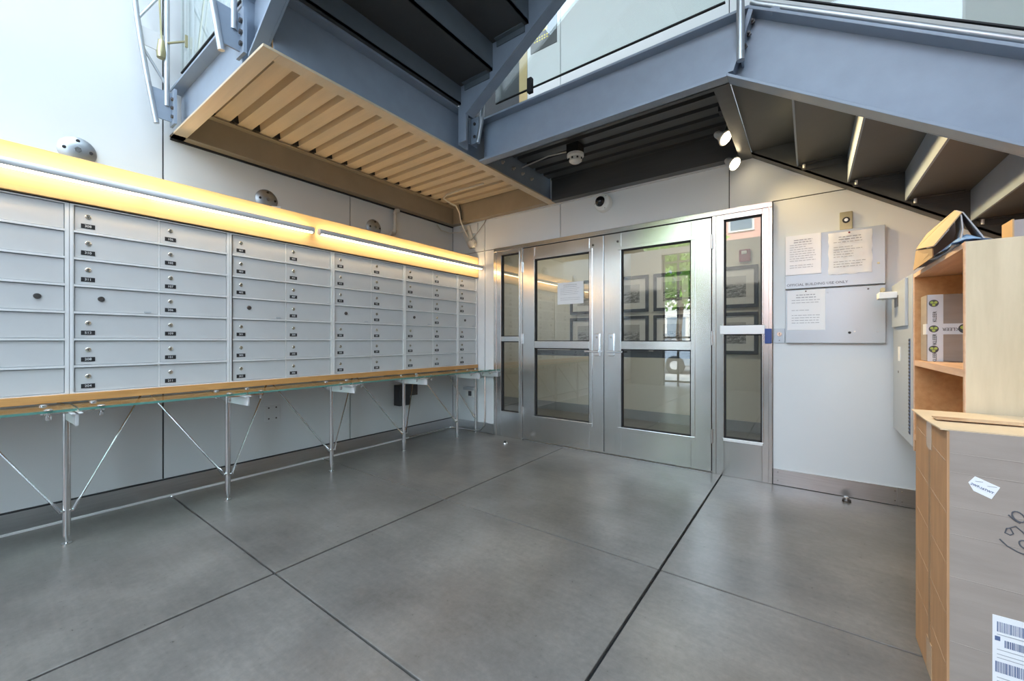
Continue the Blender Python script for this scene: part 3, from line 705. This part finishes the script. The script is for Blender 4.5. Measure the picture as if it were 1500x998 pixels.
kid('stringer', stringer(webL, -2.842, -2.90, [(1.372, ZB + .018), (xt, zsl(xt))], [(1.30, zsl(1.30) + .42), (xt, zsl(xt) + .42)]), 'slate_paint', RU, bevel=.002)
kid('foot_plate', MB().box(1.290, 1.300, -2.90, -2.835, ZB + .018, 3.0), 'slate_paint', RU)
for k in range(NU):
    x = X0U + RUNU * k; z = Z0U + RISEU * k
    kid('riser', MB().box(x - .010, x, -2.828, -1.515, z if k else ZTOP, z + RISEU + .02), 'riser_shaded', RU)
    kid('tread', MB().box(x, x + RUNU, -2.828, -1.515, z + RISEU, z + RISEU + .02), 'tread_shaded', RU)
    kid('tread_bracket', MB().box(x + .04, x + RUNU - .03, -1.521, -1.513, z + RISEU - .045, z + RISEU).box(x + .04, x + RUNU - .03, -1.55, -1.513, z + RISEU - .006, z + RISEU), 'riser_shaded', RU)

kid('leak_plate', MB().box(1.47, 1.585, -2.828, -1.515, ZTOP, ZTOP + .012), 'tread_shaded', RU)  # plate added to stop sky light leaking under the first riser
# ------------------------------------------------------------------ guards and railing posts
def guard(name, pts, y, label, th=.012):
    xs_ = [p[0] for p in pts]; zs_ = [p[1] for p in pts]
    t = thing('glass_guard', label, 'glass guard', (sum(xs_) / len(xs_), y, min(zs_)))
    kid('sheet', MB().prism(pts, y, y + th, 'y'), 'guard_glass', t)
    a, b = pts[0], pts[1]
    kid('edge_gasket', MB().prism([(a[0], a[1] - .005), (b[0], b[1] - .005), (b[0], b[1] + .003), (a[0], a[1] + .003)], y - .001, y + th + .001, 'y'), 'rubber', t)
    return t
g = guard('g', [(1.70, 3.045), (3.36, 3.045), (3.36, 4.0), (1.70, 4.0)], -1.235, 'level glass guard above the beam over the entrance doors')
kid('clamp', MB().box(2.015, 2.055, -1.25, -1.215, 3.01, 3.12), 'rubber', g, bevel=.004)
guard('g', [(3.55, 2.985), (6.9, 2.985 + SR * 3.35), (6.9, 3.95 + SR * 3.35), (3.55, 3.95)], -1.235, 'sloping glass guard of the stair descending to the right')
t = thing('stair_rail', 'slim steel rail along the top of the descending stringer', 'rail', (5.2, -1.24, zt(5.2)))
kid('bar', MB().tube([(3.49, -1.25, ZTOP + .024), (3.52, -1.25, zt(3.52) + .026), (6.9, -1.25, zt(6.9) + .026)], .014, 10), 'handrail', t, smooth=True)
for x in (3.6, 4.7, 5.8): kid('saddle', MB().box(x - .02, x + .02, -1.262, -1.238, zt(x) - .01, zt(x) + .02), 'slate_paint', t)
t = thing('railing_post', 'steel tube post at the kink between landing and descending stair', 'railing post', (3.445, -1.30, 2.64))
kid('tube', MB().tube([(3.445, -1.30, 2.64), (3.445, -1.305, 3.0), (3.445, -1.33, 3.4), (3.445, -1.33, 3.9)], .020, 14), 'handrail', t, smooth=True)
kid('plate', MB().box(3.441, 3.449, -1.295, -1.19, 2.66, 2.86), 'slate_paint', t)
t = thing('railing_post', 'short bright tube post beside the foot of the rising stair', 'railing post', (1.66, -1.36, 2.70))
kid('tube', MB().tube([(1.62, -1.36, 2.70), (1.655, -1.355, 2.86), (1.67, -1.345, 3.1), (1.67, -1.34, 3.9)], .017, 12), 'handrail', t, smooth=True)
kid('plate', MB().box(1.56, 1.64, -1.372, -1.364, 2.70, 2.90).box(1.552, 1.560, -1.40, -1.30, 2.70, 2.90), 'slate_paint', t)
for z in (2.75, 2.85): kid('bolt', MB().lathe((1.60, -1.372, z), (0, -1, 0), [(.012, 0), (.012, .01)], 6), 'lock_dark', t)

g = guard('g', [(.17, 3.02), (1.20, 3.02), (1.20, 4.05), (.17, 4.05)], -2.875, 'glass guard at the street end of the cream landing')
def truss_post(x, label, first):
    t = thing('railing_post', label, 'railing post', (x, -2.95, 2.62), group='bowed truss posts of the landing guard')
    y0 = -2.945
    kid('tube', MB().tube([(x, y0, 2.76), (x, y0, 4.2)], .016, 12), 'handrail', t, smooth=True)
    arc = [(x, y0 - .055 - .13 * math.sin(math.pi * (k / 16) * .62) , 2.62 + 1.5 * k / 16) for k in range(17)]
    kid('bowed_tube', MB().tube(arc, .016, 12), 'handrail', t, smooth=True)
    kid('base_plate', MB().prism([(y0 + .03, 2.66), (y0 - .05, 2.66), (y0 - .085, 2.86), (y0 + .03, 2.86)], x - .005, x + .005, 'x').box(x - .05, x + .05, y0 + .028, y0 + .044, 2.64, 2.88), 'slate_paint', t)
    kid('web_plate', MB().prism([(y0, 3.12), (y0 - .12, 3.12), (y0 - .14, 3.24), (y0, 3.24)], x - .004, x + .004, 'x'), 'aluminium', t)
    kid('strut', MB().tube([(x, y0 - .15, 3.28), (x, y0, 3.58)], .009, 8), 'handrail', t, smooth=True); kid('strut', MB().tube([(x, y0 - .125, 3.10), (x, y0, 2.90)], .009, 8), 'handrail', t, smooth=True)
    kid('strut', MB().tube([(x, y0 - .15, 3.88), (x, y0, 3.58)], .009, 8), 'handrail', t, smooth=True)
    for z in (2.69, 2.75, 2.81):
        kid('bolt', MB().lathe((x + .028, y0 + .028, z), (0, -1, 0), [(.013, 0), (.013, .012), (.006, .012)], 6), 'lock_dark', t)
    if first:
        kid('tie_rod', MB().tube([(x + .01, y0 - .03, 3.2), (x + .12, y0 - .10, 4.2)], .006, 8), 'brass', t, smooth=True)
        kid('glass_clamp', MB().tube([(x, y0, 3.20), (x + .20, -2.885, 3.16)], .007, 8).box(x + .192, x + .204, -2.895, -2.880, 3.12, 3.20), 'brass', t)
        kid('clevis', MB().lathe((x, y0 - .03, 3.08), (0, 0, 1), [(.025, 0), (.028, .04), (.018, .12)], 12), 'brass', t, smooth=True)
truss_post(.14, 'bowed truss post next to the left wall', True)
truss_post(1.312, 'bowed truss post next to the rising staircase', False)

# upper door and sign behind the landing
t = thing('door_3', 'dark glazed upstairs door behind the landing', 'door', (.7, .02, 2.95), kind='structure')
kid('pane', MB().box(.33, 1.06, .05, .058, 3.40, 5.0), 'dark_tint', t); kid('kick_panel', MB().box(.33, 1.06, .03, .07, 2.95, 3.40), 'tan_jamb', t)
kid('door_frame', MB().box(.25, .33, 0, .09, 2.9, 5.1).box(1.06, 1.17, 0, .09, 2.9, 5.1).box(.33, 1.06, 0, .09, 5.0, 5.1), 'tan_jamb', t)
t = thing('wall_sign', 'dark sign with a yellow strip on the upstairs wall', 'sign', (1.39, 0, 4.34))
kid('plate', MB().box(1.222, 1.558, -.008, 0, 4.34, 4.90), 'sign_grey', t); kid('yellow_strip', MB().box(1.262, 1.44, -.010, -.008, 4.53, 4.60), 'yellow', t)
dots = MB()
for r in range(2):
    for k in range(6): dots.box(1.27 + k * .032, 1.288 + k * .032, -.0095, -.008, 4.44 + r * .03, 4.455 + r * .03)
kid('lettering', dots, 'yellow', t)

# ------------------------------------------------------------------ ceiling devices
def spotlight(x, y, z, label, tgt):
    t = thing('spotlight', label, 'spotlight', (x, y, 2.82), group='spotlights under the dark landing')
    h = Vector((x, y, z)); d = (Vector(tgt) - h).normalized()
    kid('base', MB().box(x - .045, x + .045, y - .045, y + .045, 2.775, 2.815), 'dark_frame', t, bevel=.004)
    kid('stem', MB().tube([(x, y, 2.78), (x + .015, y, z + .09), tuple(h - d * .03)], .008, 8), 'dark_frame', t, smooth=True)
    kid('bulb_housing', MB().lathe(h, d, [(.018, -.10), (.026, -.085), (.030, -.05), (.052, -.012), (.056, -.004), (.052, .0)], 20), 'aluminium', t, smooth=True)
    kid('lens', MB().lathe(h, d, [(.046, .001), (.040, .006), (.01, .010)], 20), 'spot_glow', t, smooth=True)
    L = bpy.data.lights.new('spot_beam', 'SPOT'); L.energy = 75; L.color = (1.0, .74, .36); L.spot_size = math.radians(104); L.spot_blend = 1.0; L.shadow_soft_size = .04
    lo = bpy.data.objects.new('spot_beam', L); COL.objects.link(lo); lo.parent = t
    lo.matrix_basis = Matrix.Translation(h + d * .02 - Vector((x, y, 2.82))) @ d.to_track_quat('-Z', 'Y').to_matrix().to_4x4()
spotlight(3.258, -.52, 2.59, 'spotlight nearer the camera, under the dark landing', (4.4, -.95, 1.55))
spotlight(3.266, -.14, 2.535, 'spotlight close to the entrance wall, under the dark landing', (4.4, -.80, 1.5))
t = thing('smoke_detector', 'white smoke detector hanging under the dark landing', 'smoke detector', (2.119, -.656, 2.68))
kid('mount', MB().box(2.06, 2.17, -.71, -.60, 2.735, 2.815), 'black', t)
kid('body', MB().lathe((2.119, -.656, 2.735), (0, 0, -1), [(.072, 0), (.072, .022), (.058, .032), (.054, .062), (.035, .075), (.01, .078)], 24), 'white_plastic', t, smooth=True)
for k in range(8):
    a = k * math.pi / 4; kid('vent', MB().box(2.119 + .056 * math.cos(a) - .006, 2.119 + .056 * math.cos(a) + .006, -.656 + .056 * math.sin(a) - .006, -.656 + .056 * math.sin(a) + .006, 2.682, 2.696), 'black', t)
one('cable', MB().tube([(2.06, -.66, 2.775), (1.85, -.66, 2.79), (1.56, -.66, 2.76)], .006, 8), 'cable_white', 'short cable running from the smoke detector to the beam', 'cable', smooth=True)
t = thing('security_camera', 'round white dome camera on the wall above the doors', 'security camera', (2.10, 0, 2.40))
kid('base', MB().lathe((2.10, -.001, 2.487), (0, -1, 0), [(.085, 0), (.085, .055), (.078, .066), (.058, .070)], 28), 'white_plastic', t, smooth=True)
kid('dome', MB().lathe((2.085, -.066, 2.497), (-.25, -1, .05), [(.052, 0), (.048, .018), (.034, .036), (.015, .046), (.002, .048)], 24), 'lens', t, smooth=True)
for a in (.9, 3.2, 5.2): kid('screw', MB().lathe((2.10 + .07 * math.cos(a), -.066, 2.487 + .07 * math.sin(a)), (0, -1, 0), [(.005, 0), (.004, .004)], 8), 'lock_dark', t)

# ------------------------------------------------------------------ notices, panels and switches on the entrance wall
def notice(name, x0, x1, z0, z1, y, label, cat, lines=12, mat='paper', title=2, margin=.12, crumple=0.0, parent=None):
    t = thing(name, label, cat, ((x0 + x1) / 2, y, z0), group='paper notices')
    n = 10; vs = []; fs = []
    for j in range(n + 1):
        for i in range(n + 1):
            u, v = i / n, j / n
            dy = crumple * (random.random()) * (1 if 0 < i < n else .3)
            dx = crumple * random.uniform(-.5, .5) if (i in (0, n)) else 0
            dz = crumple * random.uniform(-.8, .3) if j == 0 else 0
            vs.append((x0 + (x1 - x0) * u + dx, y - .0012 - dy, z0 + (z1 - z0) * v + dz))
    for j in range(n):
        for i in range(n):
            a = j * (n + 1) + i; fs.append((a, a + 1, a + n + 2, a + n + 1))
    m = MB().add(vs, fs); k = len(m.v); m.v += [(v[0], y - .0002, v[2]) for v in vs]; m.f += [tuple(k + q for q in reversed(f)) for f in fs]
    kid('sheet', m, mat, t, smooth=crumple > 0)
    pm = MB(); w = x1 - x0; h = z1 - z0
    for r in range(lines):
        zz = z1 - h * (.13 + .76 * r / lines)
        if r >= title and random.random() < .14: continue
        a = x0 + w * (margin + (.12 if r < title else 0)); b = x1 - w * (margin + (.12 if r < title else random.choice((.02, .05, .1, .3))))
        xx = a
        while xx < b:
            ln = random.uniform(.010, .030); pm.box(xx, min(xx + ln, b), y - .0022 - crumple, y - .0016 - crumple, zz, zz + h * .012 * (1.6 if r < title else 1)); xx += ln + .005
    kid('print', pm, 'ink_grey', t)
    return t
notice('paper_notice', 1.567, 1.873, 1.512, 1.742, -.004, 'white notice taped to the glass of the left door', 'notice', 9)
tp = thing('notice_panel', 'upper grey metal panel lettered OFFICIAL BUILDING USE ONLY', 'panel', (3.88, 0, 1.52))
kid('panel', MB().box(3.594, 4.163, -.040, 0, 1.522, 1.925), 'notice_metal', tp, bevel=.002)
text('lettering', 'OFFICIAL BUILDING USE ONLY', .0262, 'plate_black', (3.603, -.0408, 1.549), ROT_BACK, tp, 'LEFT')
kid('screw', MB().lathe((4.128, -.040, 1.665), (0, -1, 0), [(.008, 0), (.007, .003)], 10), 'brass', tp)
tq = thing('notice_panel', 'lower grey metal panel with a key in its lock', 'panel', (3.88, 0, 1.11))
kid('panel', MB().box(3.597, 4.165, -.036, 0, 1.110, 1.512), 'notice_metal', tq, bevel=.002)
kid('lock', MB().lathe((4.148, -.036, 1.468), (0, -1, 0), [(.013, 0), (.012, .010), (.004, .011)], 12), 'brass', tq)
kid('key', MB().box(4.145, 4.151, -.058, -.046, 1.405, 1.472).lathe((4.148, -.050, 1.478), (0, -1, 0), [(.014, 0), (.014, .003)], 12), 'brass', tq)
kid('dark_hole', MB().lathe((3.975, -.0362, 1.185), (0, -1, 0), [(.009, 0), (.008, .002)], 12), 'black', tq)
for x, z, m_ in ((4.003, 1.193, 'print_white'), (3.85, 1.478, 'grey_metal'), (4.075, 1.49, 'lock_dark'), (4.125, 1.19, 'grey_metal')):
    kid('sticker', MB().lathe((x, -.0362, z), (0, -1, 0), [(.006, 0), (.005, .0015)], 10), m_, tq)
notice('paper_notice', 3.597, 3.812, 1.628, 1.922, -.046, 'typed notice in a plastic sleeve at the upper left of the grey panels', 'notice', 13, 'plastic_sleeve')
kid('sleeve_back', MB().box(3.596, 3.814, -.0455, -.0405, 1.626, 1.924), 'paper', bpy.data.objects['paper_notice.001'])
nt2 = notice('paper_notice', 3.856, 4.095, 1.608, 1.908, -.041, 'crumpled torn notice pinned at the upper right of the grey panels', 'notice', 13, crumple=.006)
kid('pin', MB().lathe((3.972, -.048, 1.898), (0, -1, 0), [(.005, 0), (.006, .006), (.002, .007)], 10), 'alarm_red', nt2)
nt3 = notice('paper_notice', 3.607, 3.838, 1.208, 1.508, -.037, 'pale notice pinned to the left half of the lower grey panel', 'notice', 12)
kid('pin', MB().lathe((3.722, -.039, 1.498), (0, -1, 0), [(.005, 0), (.005, .004)], 10), 'lock_dark', nt3)
t = thing('door_buzzer', 'small brass plate with a round button above the grey panels', 'buzzer', (3.957, 0, 1.93))
kid('plate', MB().box(3.921, 3.993, -.012, 0, 1.930, 2.058), 'brass', t, bevel=.003)
kid('bezel', MB().lathe((3.957, -.012, 1.998), (0, -1, 0), [(.022, 0), (.021, .006), (.013, .007)], 20), 'black', t, smooth=True); kid('button', MB().lathe((3.957, -.018, 1.998), (0, -1, 0), [(.012, 0), (.010, .004)], 16), 'aluminium_rail', t)
t = thing('key_switch', 'square steel key switch plate beside the right sidelight', 'key switch', (3.554, 0, 1.105))
kid('plate', MB().box(3.520, 3.590, -.010, 0, 1.108, 1.222), 'notice_metal', t, bevel=.002); kid('cylinder', MB().lathe((3.555, -.010, 1.178), (0, -1, 0), [(.017, 0), (.016, .008), (.006, .008)], 16), 'lock_metal', t); kid('slot', MB().box(3.553, 3.557, -.020, -.017, 1.168, 1.188), 'lock_dark', t); kid('led', MB().lathe((3.555, -.010, 1.13), (0, -1, 0), [(.004, 0), (.003, .003)], 8), 'lock_dark', t)
one('reader_box', MB().box(3.460, 3.507, -.050, -.0225, 1.105, 1.222), 'blue_box', 'small dark blue box on the end of the sidelight rail', 'card reader', bevel=.004)
for x, y, lab in ((1.08, -.292, 'small steel door stop on the floor by the left door'), (3.954, -.116, 'dark domed door stop on the floor by the right baseboard')):
    t = thing('door_stop', lab, 'door stop', (x, y, 0))
    kid('base', MB().lathe((x, y, 0), (0, 0, 1), [(.026, 0), (.025, .014), (.020, .020)], 18), 'chrome' if x < 2 else 'lock_dark', t, smooth=True); kid('bumper', MB().lathe((x, y, .020), (0, 0, 1), [(.016, 0), (.015, .010), (.008, .016)], 16), 'rubber' if x < 2 else 'chrome', t, smooth=True)

# ------------------------------------------------------------------ cabinet, boxes and the things on them
CX0, CX1, CYN, CYF, CZT = 4.205, 4.70, -1.615, -.705, 1.492
t = thing('wooden_cabinet', 'open plywood pigeonhole cabinet under the descending stair', 'cabinet', (4.45, -1.16, 0))
p = .022
kid('side_panel', MB().box(CX0, CX1, CYN, CYN + p, .53, CZT - .001), 'ply_pale', t); kid('side_panel', MB().box(CX0, CX1, CYF - p, CYF, .53, CZT - .001), 'ply_warm_lit', t)
kid('edge_strip', MB().box(CX0 - .003, CX0, CYN, CYN + p, .53, CZT), 'ply_pink', t); kid('edge_strip', MB().box(CX0 - .003, CX0, CYF - p, CYF, .53, CZT), 'ply_pink', t)
kid('top', MB().box(CX0 - .003, CX1, CYN + p, CYF - p, CZT - p, CZT - .001), 'ply_pink', t); kid('back', MB().box(CX1 - .008, CX1, CYN + p, CYF - p, .53, CZT - p), 'ply_warm_lit', t)
kid('plinth', MB().box(4.42, CX1 - .01, CYN + .03, CYF - .03, 0, .53), 'ply_warm_lit', t)
for z in (1.022, .62): kid('shelf', MB().box(CX0 - .002, CX1 - .008, CYN + p, CYF - p, z - .028, z), 'ply_pink', t)
t = thing('grey_locker', 'grey metal faced cabinet hung between the plywood cabinet and the wall', 'locker', (4.4, -.40, .53))
kid('carcass', MB().box(4.215, 4.66, -.703, -.06, .53, 1.50), 'ply_pink', t); kid('door', MB().box(4.200, 4.215, -.698, -.065, .545, 1.498), 'grey_metal', t, bevel=.002)
kid('upper_flap', MB().box(4.186, 4.200, -.575, -.12, 1.215, 1.490), 'grey_metal', t, bevel=.002)
kid('grille_strip', MB().box(4.198, 4.2005, -.640, -.600, .60, 1.14), 'ink_blue', t)
for k in range(27): kid('grille_bar', MB().box(4.1965, 4.198, -.638, -.602, .605 + k * .02, .615 + k * .02), 'black', t)
kid('slot_window', MB().box(4.197, 4.200, -.335, -.265, 1.0, 1.09), 'print_white', t); kid('window', MB().box(4.183, 4.187, -.36, -.24, 1.34, 1.41), 'lock_dark', t)
kid('latch', MB().box(4.10, 4.186, -.34, -.22, 1.395, 1.435), 'print_white', t, bevel=.003); kid('hole', MB().lathe((4.2, -.26, .93), (-1, 0, 0), [(.008, 0), (.007, .002)], 10), 'lock_dark', t)

t = thing('taped_box', 'small cardboard box with white printed tape inside the plywood cabinet', 'cardboard box', (4.4, -.78, 1.023))
BX0, BX1, BY0, BY1, BZ0, BZ1 = 4.226, 4.66, -.865, -.735, 1.0235, 1.362
kid('carton', MB().box(BX0, BX1, BY0, BY1, BZ0, BZ1), 'cardboard', t, bevel=.003)
vt = kid('tape', MB().box(BX0 + .004, BX0 + .060, BY0 - .0012, BY0, BZ0, BZ1), 'tape_white', t); ht = kid('tape', MB().box(BX0 - .001, BX1, BY0 - .0024, BY0 - .0012, 1.160, 1.214).box(BX0 - .0012, BX0, BY0, BY0 + .07, 1.160, 1.214), 'tape_white', t)
def roundel(cx, cz, par, r=.018):
    kid('emblem', MB().lathe((cx, BY0 - .0026, cz), (0, -1, 0), [(r, 0), (r, .0006)], 20), 'print_ink', par)
    for a in (0.5, 2.6, 4.7): kid('emblem_mark', MB().lathe((cx + r * .45 * math.cos(a), BY0 - .0033, cz + r * .45 * math.sin(a)), (0, -1, 0), [(r * .36, 0), (r * .36, .0005)], 10), 'logo_green', par)
for z in (1.318, 1.188, 1.085): roundel(BX0 + .026, z, vt)
roundel(BX0 + .135, 1.188, ht, .024)
text('lettering', 'KLEER', .022, 'print_ink', (BX0 + .086, BY0 - .003, 1.186), ROT_BACK, ht, roll=math.pi); text('lettering', 'CREATURE', .022, 'print_ink', (BX0 + .235, BY0 - .003, 1.186), ROT_BACK, ht, roll=math.pi)
for z in (1.25, 1.135, 1.045): text('lettering', 'KLEER', .020, 'print_ink', (BX0 + .030, BY0 - .003, z), ROT_BACK, vt, roll=math.pi / 2)
one('flat_carton', MB().box(4.23, 4.6, -1.55, -.95, .8745, .880), 'kraft', 'flattened carton lying in the lower compartment of the cabinet', 'cardboard sheet').location.z = .6205

# things on top of the cabinet
t = thing('folded_carton', 'folded brown carton tented on top of the plywood cabinet', 'cardboard sheet', (4.24, -1.25, CZT))
def sheet(prof, a, b, th=.004, axis='x'):
    """bent sheet: profile points (y,z) thickened, extruded along axis"""
    up = [(q[0], q[1] + th) for q in reversed(prof)]
    return MB().prism(list(prof) + up, a, b, axis)
def quad_sheet(q, th=.004):
    q = [Vector(v) for v in q]; n = (q[1] - q[0]).cross(q[3] - q[0]).normalized() * th
    m = MB().add([*q, *[v + n for v in q]], [(0, 1, 2, 3), (7, 6, 5, 4), (0, 4, 5, 1), (1, 5, 6, 2), (2, 6, 7, 3), (3, 7, 4, 0)])
    return m
kid('front_flap', quad_sheet([(4.178, -.95, 1.585), (4.168, -1.36, 1.527), (4.236, -1.42, 1.640), (4.262, -1.20, 1.700)]), 'kraft', t)
kid('fold', quad_sheet([(4.178, -.95, 1.586), (4.262, -1.20, 1.702), (4.262, -1.10, 1.702), (4.215, -.96, 1.655)]), 'kraft', t)
kid('lower_flap', quad_sheet([(4.182, -.86, 1.4935), (4.180, -1.28, 1.4935), (4.170, -1.33, 1.524), (4.178, -.95, 1.580)]), 'kraft', t)
kid('rear_flap', quad_sheet([(4.240, -1.42, 1.642), (4.264, -1.20, 1.702), (4.345, -1.22, 1.494), (4.290, -1.50, 1.494)]), 'kraft_grey', t)
kid('inner_flap', quad_sheet([(4.236, -1.415, 1.634), (4.258, -1.22, 1.690), (4.262, -1.22, 1.60), (4.236, -1.44, 1.57)]), 'kraft_grey', t)
kid('inner_flap', quad_sheet([(4.236, -1.44, 1.57), (4.262, -1.22, 1.60), (4.235, -1.24, 1.4945), (4.222, -1.46, 1.4945)]), 'kraft_grey', t)
kid('end_flap', quad_sheet([(4.182, -.93, 1.495), (4.180, -.96, 1.580), (4.260, -1.12, 1.695), (4.335, -1.16, 1.495)]), 'kraft_grey', t)
kid('shipping_label', quad_sheet([(4.1705, -1.20, 1.548), (4.1685, -1.34, 1.530), (4.208, -1.372, 1.590), (4.215, -1.26, 1.617)], -.003), 'paper', t)
mm = MB(); n = 12
prof = []
for i in range(n + 1):
    s = i / n
    prof.append((4.176 + .02 * math.sin(s * 3) , -1.20 - .36 * s, CZT + .010 + .048 * math.sin(math.pi * min(1, s * 1.1)) + random.uniform(0, .006)))
vs = []; fs = []
for i, q in enumerate(prof):
    for j in range(7):
        w = j / 6; vs.append((q[0] + .11 * w, q[1], CZT + .001 + (q[2] - CZT) * math.sin(math.pi * (w * .9 + .05)) + random.uniform(0, .004)))
for i in range(n):
    for j in range(6): a = i * 7 + j; fs.append((a, a + 1, a + 8, a + 7))
k = len(vs); vs2 = vs + [(v[0], v[1], CZT + .0005) for v in vs]; fs2 = fs + [tuple(k + q for q in reversed(f)) for f in fs]
one('plastic_mailer', MB().add(vs2, fs2), 'plastic_blue', 'crinkled blue plastic mailer lying on the cabinet edge', 'mailer', smooth=True)
t = thing('flap_box', 'small grey open carton standing behind the cabinet top edge', 'cardboard box', (4.52, -1.15, CZT))
kid('wall', MB().box(4.45, 4.54, -1.12, -1.115, CZT, 1.645), 'kraft_grey', t); kid('wall', MB().box(4.445, 4.45, -1.12, -1.0, CZT, 1.65), 'kraft', t); kid('flap', MB().box(4.535, 4.56, -1.16, -1.155, CZT, 1.665), 'kraft', t); kid('wall', MB().box(4.54, 4.545, -1.155, -1.0, CZT, 1.65), 'kraft', t)

# big cardboard box in the foreground
t = thing('cardboard_box', 'big cardboard shipping box marked 630 in the right foreground', 'cardboard box', (4.4, -1.86, 0))
GX, GXE, GY0, GY1, GH = 4.070, 4.78, -2.075, -1.640, .866
kid('front_wall', MB().box(GX + .004, GXE, GY0, GY0 + .005, .002, GH), 'cardboard', t)
kid('side_wall', MB().box(GX, GX + .004, GY0 + .001, GY1, .002, GH - .004), 'cardboard_side', t)
kid('rear_wall', MB().box(GX + .004, GXE, GY1 - .005, GY1, .002, GH), 'cardboard', t); kid('side_wall', MB().box(GXE - .004, GXE, GY0 + .005, GY1 - .005, .002, GH), 'cardboard_side', t)
kid('bottom', MB().box(GX + .004, GXE - .004, GY0 + .005, GY1 - .005, .001, .006), 'cardboard', t)
kid('top_flap', quad_sheet([(GX - .012, GY0 + .012, GH - .002), (GXE, GY0 - .002, GH), (GXE, (GY0 + GY1) / 2, GH + .002), (GX - .012, (GY0 + GY1) / 2, GH - .006)]), 'cardboard_lit', t)
kid('top_flap', quad_sheet([(GX - .012, (GY0 + GY1) / 2 + .002, GH - .006), (GXE, (GY0 + GY1) / 2 + .002, GH + .002), (GXE, GY1, GH), (GX - .012, GY1, GH - .002)]), 'cardboard_lit', t)
kid('top_tape', MB().box(GX + .01, GXE, (GY0 + GY1) / 2 - .03, (GY0 + GY1) / 2 + .03, GH + .004, GH + .0065), 'tape_tan', t)
kid('side_tape', MB().box(GX - .0015, GX, (GY0 + GY1) / 2 - .035, (GY0 + GY1) / 2 + .035, GH - .10, GH - .004), 'tape_tan', t); kid('side_tape', MB().box(GX - .0015, GX, (GY0 + GY1) / 2 - .035, (GY0 + GY1) / 2 + .035, .004, .12), 'tape_tan', t)
kid('side_seam', MB().box(GX - .0012, GX, (GY0 + GY1) / 2 - .014, (GY0 + GY1) / 2 + .010, .12, GH - .10), 'seam_brown', t)
kid('corner_edge', MB().box(GX - .001, GX + .0045, GY0 - .001, GY0 + .003, .004, GH - .003), 'cardboard_side', t)
for z in (.80, .745, .645, .565, .44, .25):
    kid('crease', MB().tube([(GX + .006, GY0 + .0018, z), (GX + .15, GY0 + .0014, z - .004), (GXE, GY0 + .0018, z + .001)], .0024, 6), 'cardboard', t)
for k in range(5):
    z = .80 - k * .15; kid('strap_mark', quad_sheet([(GX - .0006, GY0 + .01, z - .03), (GX - .0006, GY1 - .01, z + .006), (GX - .0006, GY1 - .01, z + .0085), (GX - .0006, GY0 + .01, z - .0275)], .0005), 'tape_tan', t)
yb = GY0 - .0015
sl = kid('sticker', MB().prism([(4.125, .742), (4.172, .720), (4.156, .684), (4.122, .700), (4.112, .722)], yb, GY0, 'y'), 'paper', t)
text('lettering', '2W7-16TWT', .0085, 'ink_blue', (4.138, yb - .0006, .711), ROT_BACK, sl, roll=-.42)
kid('fine_print', MB().box(4.125, 4.14, yb - .0008, yb, .728, .7295).box(4.148, 4.166, yb - .0008, yb, .7185, .720), 'ink_grey', sl)
sp = kid('shipping_label', MB().box(4.158, 4.30, yb, GY0, .13, .362), 'paper', t)
bc = MB(); x = 4.166
while x < 4.285:
    w = random.choice((.0008, .0012, .002)); bc.box(x, x + w, yb - .0008, yb, .318, .346); x += w + random.choice((.001, .0016))
x = 4.18
while x < 4.285:
    w = random.choice((.0008, .0012, .002)); bc.box(x, x + w, yb - .0008, yb, .278, .298); x += w + random.choice((.001, .0016))
x = 4.163
while x < 4.285:
    w = random.choice((.0008, .0012, .002)); bc.box(x, x + w, yb - .0008, yb, .205, .235); x += w + random.choice((.001, .0016))
kid('barcode', bc, 'ink_blue', sp)['kind'] = 'stuff'; kid('label_mark', MB().box(4.162, 4.172, yb - .0008, yb, .293, .305), 'ink_blue', sp)
for z in (.310, .268, .255, .245, .19, .18): kid('fine_print', MB().box(4.166, 4.166 + random.uniform(.03, .1), yb - .0008, yb, z, z + .0016), 'ink_grey', sp)
def stroke(pts):
    kid('marker_stroke', MB().tube([(a, GY0 - .0008, b) for a, b in pts], .0018, 6), 'print_ink', t)
def loop(cx, cz, a, b, rot, n=16):
    return [(cx + a * math.cos(s) * math.cos(rot) - b * math.sin(s) * math.sin(rot), cz + a * math.cos(s) * math.sin(rot) + b * math.sin(s) * math.cos(rot)) for s in [2 * math.pi * k / n + 2.2 for k in range(n + 2)]]
stroke(loop(4.205, .647, .015, .010, -1.0)); stroke([(4.187, .648), (4.198, .636), (4.208, .630)])
stroke([(4.191, .612), (4.184, .610), (4.181, .597), (4.190, .593), (4.196, .598), (4.190, .613), (4.200, .620), (4.212, .608), (4.222, .595)])
stroke([(4.171, .577), (4.184, .562), (4.203, .551), (4.222, .545)]); stroke(loop(4.217, .573, .013, .009, -.9))
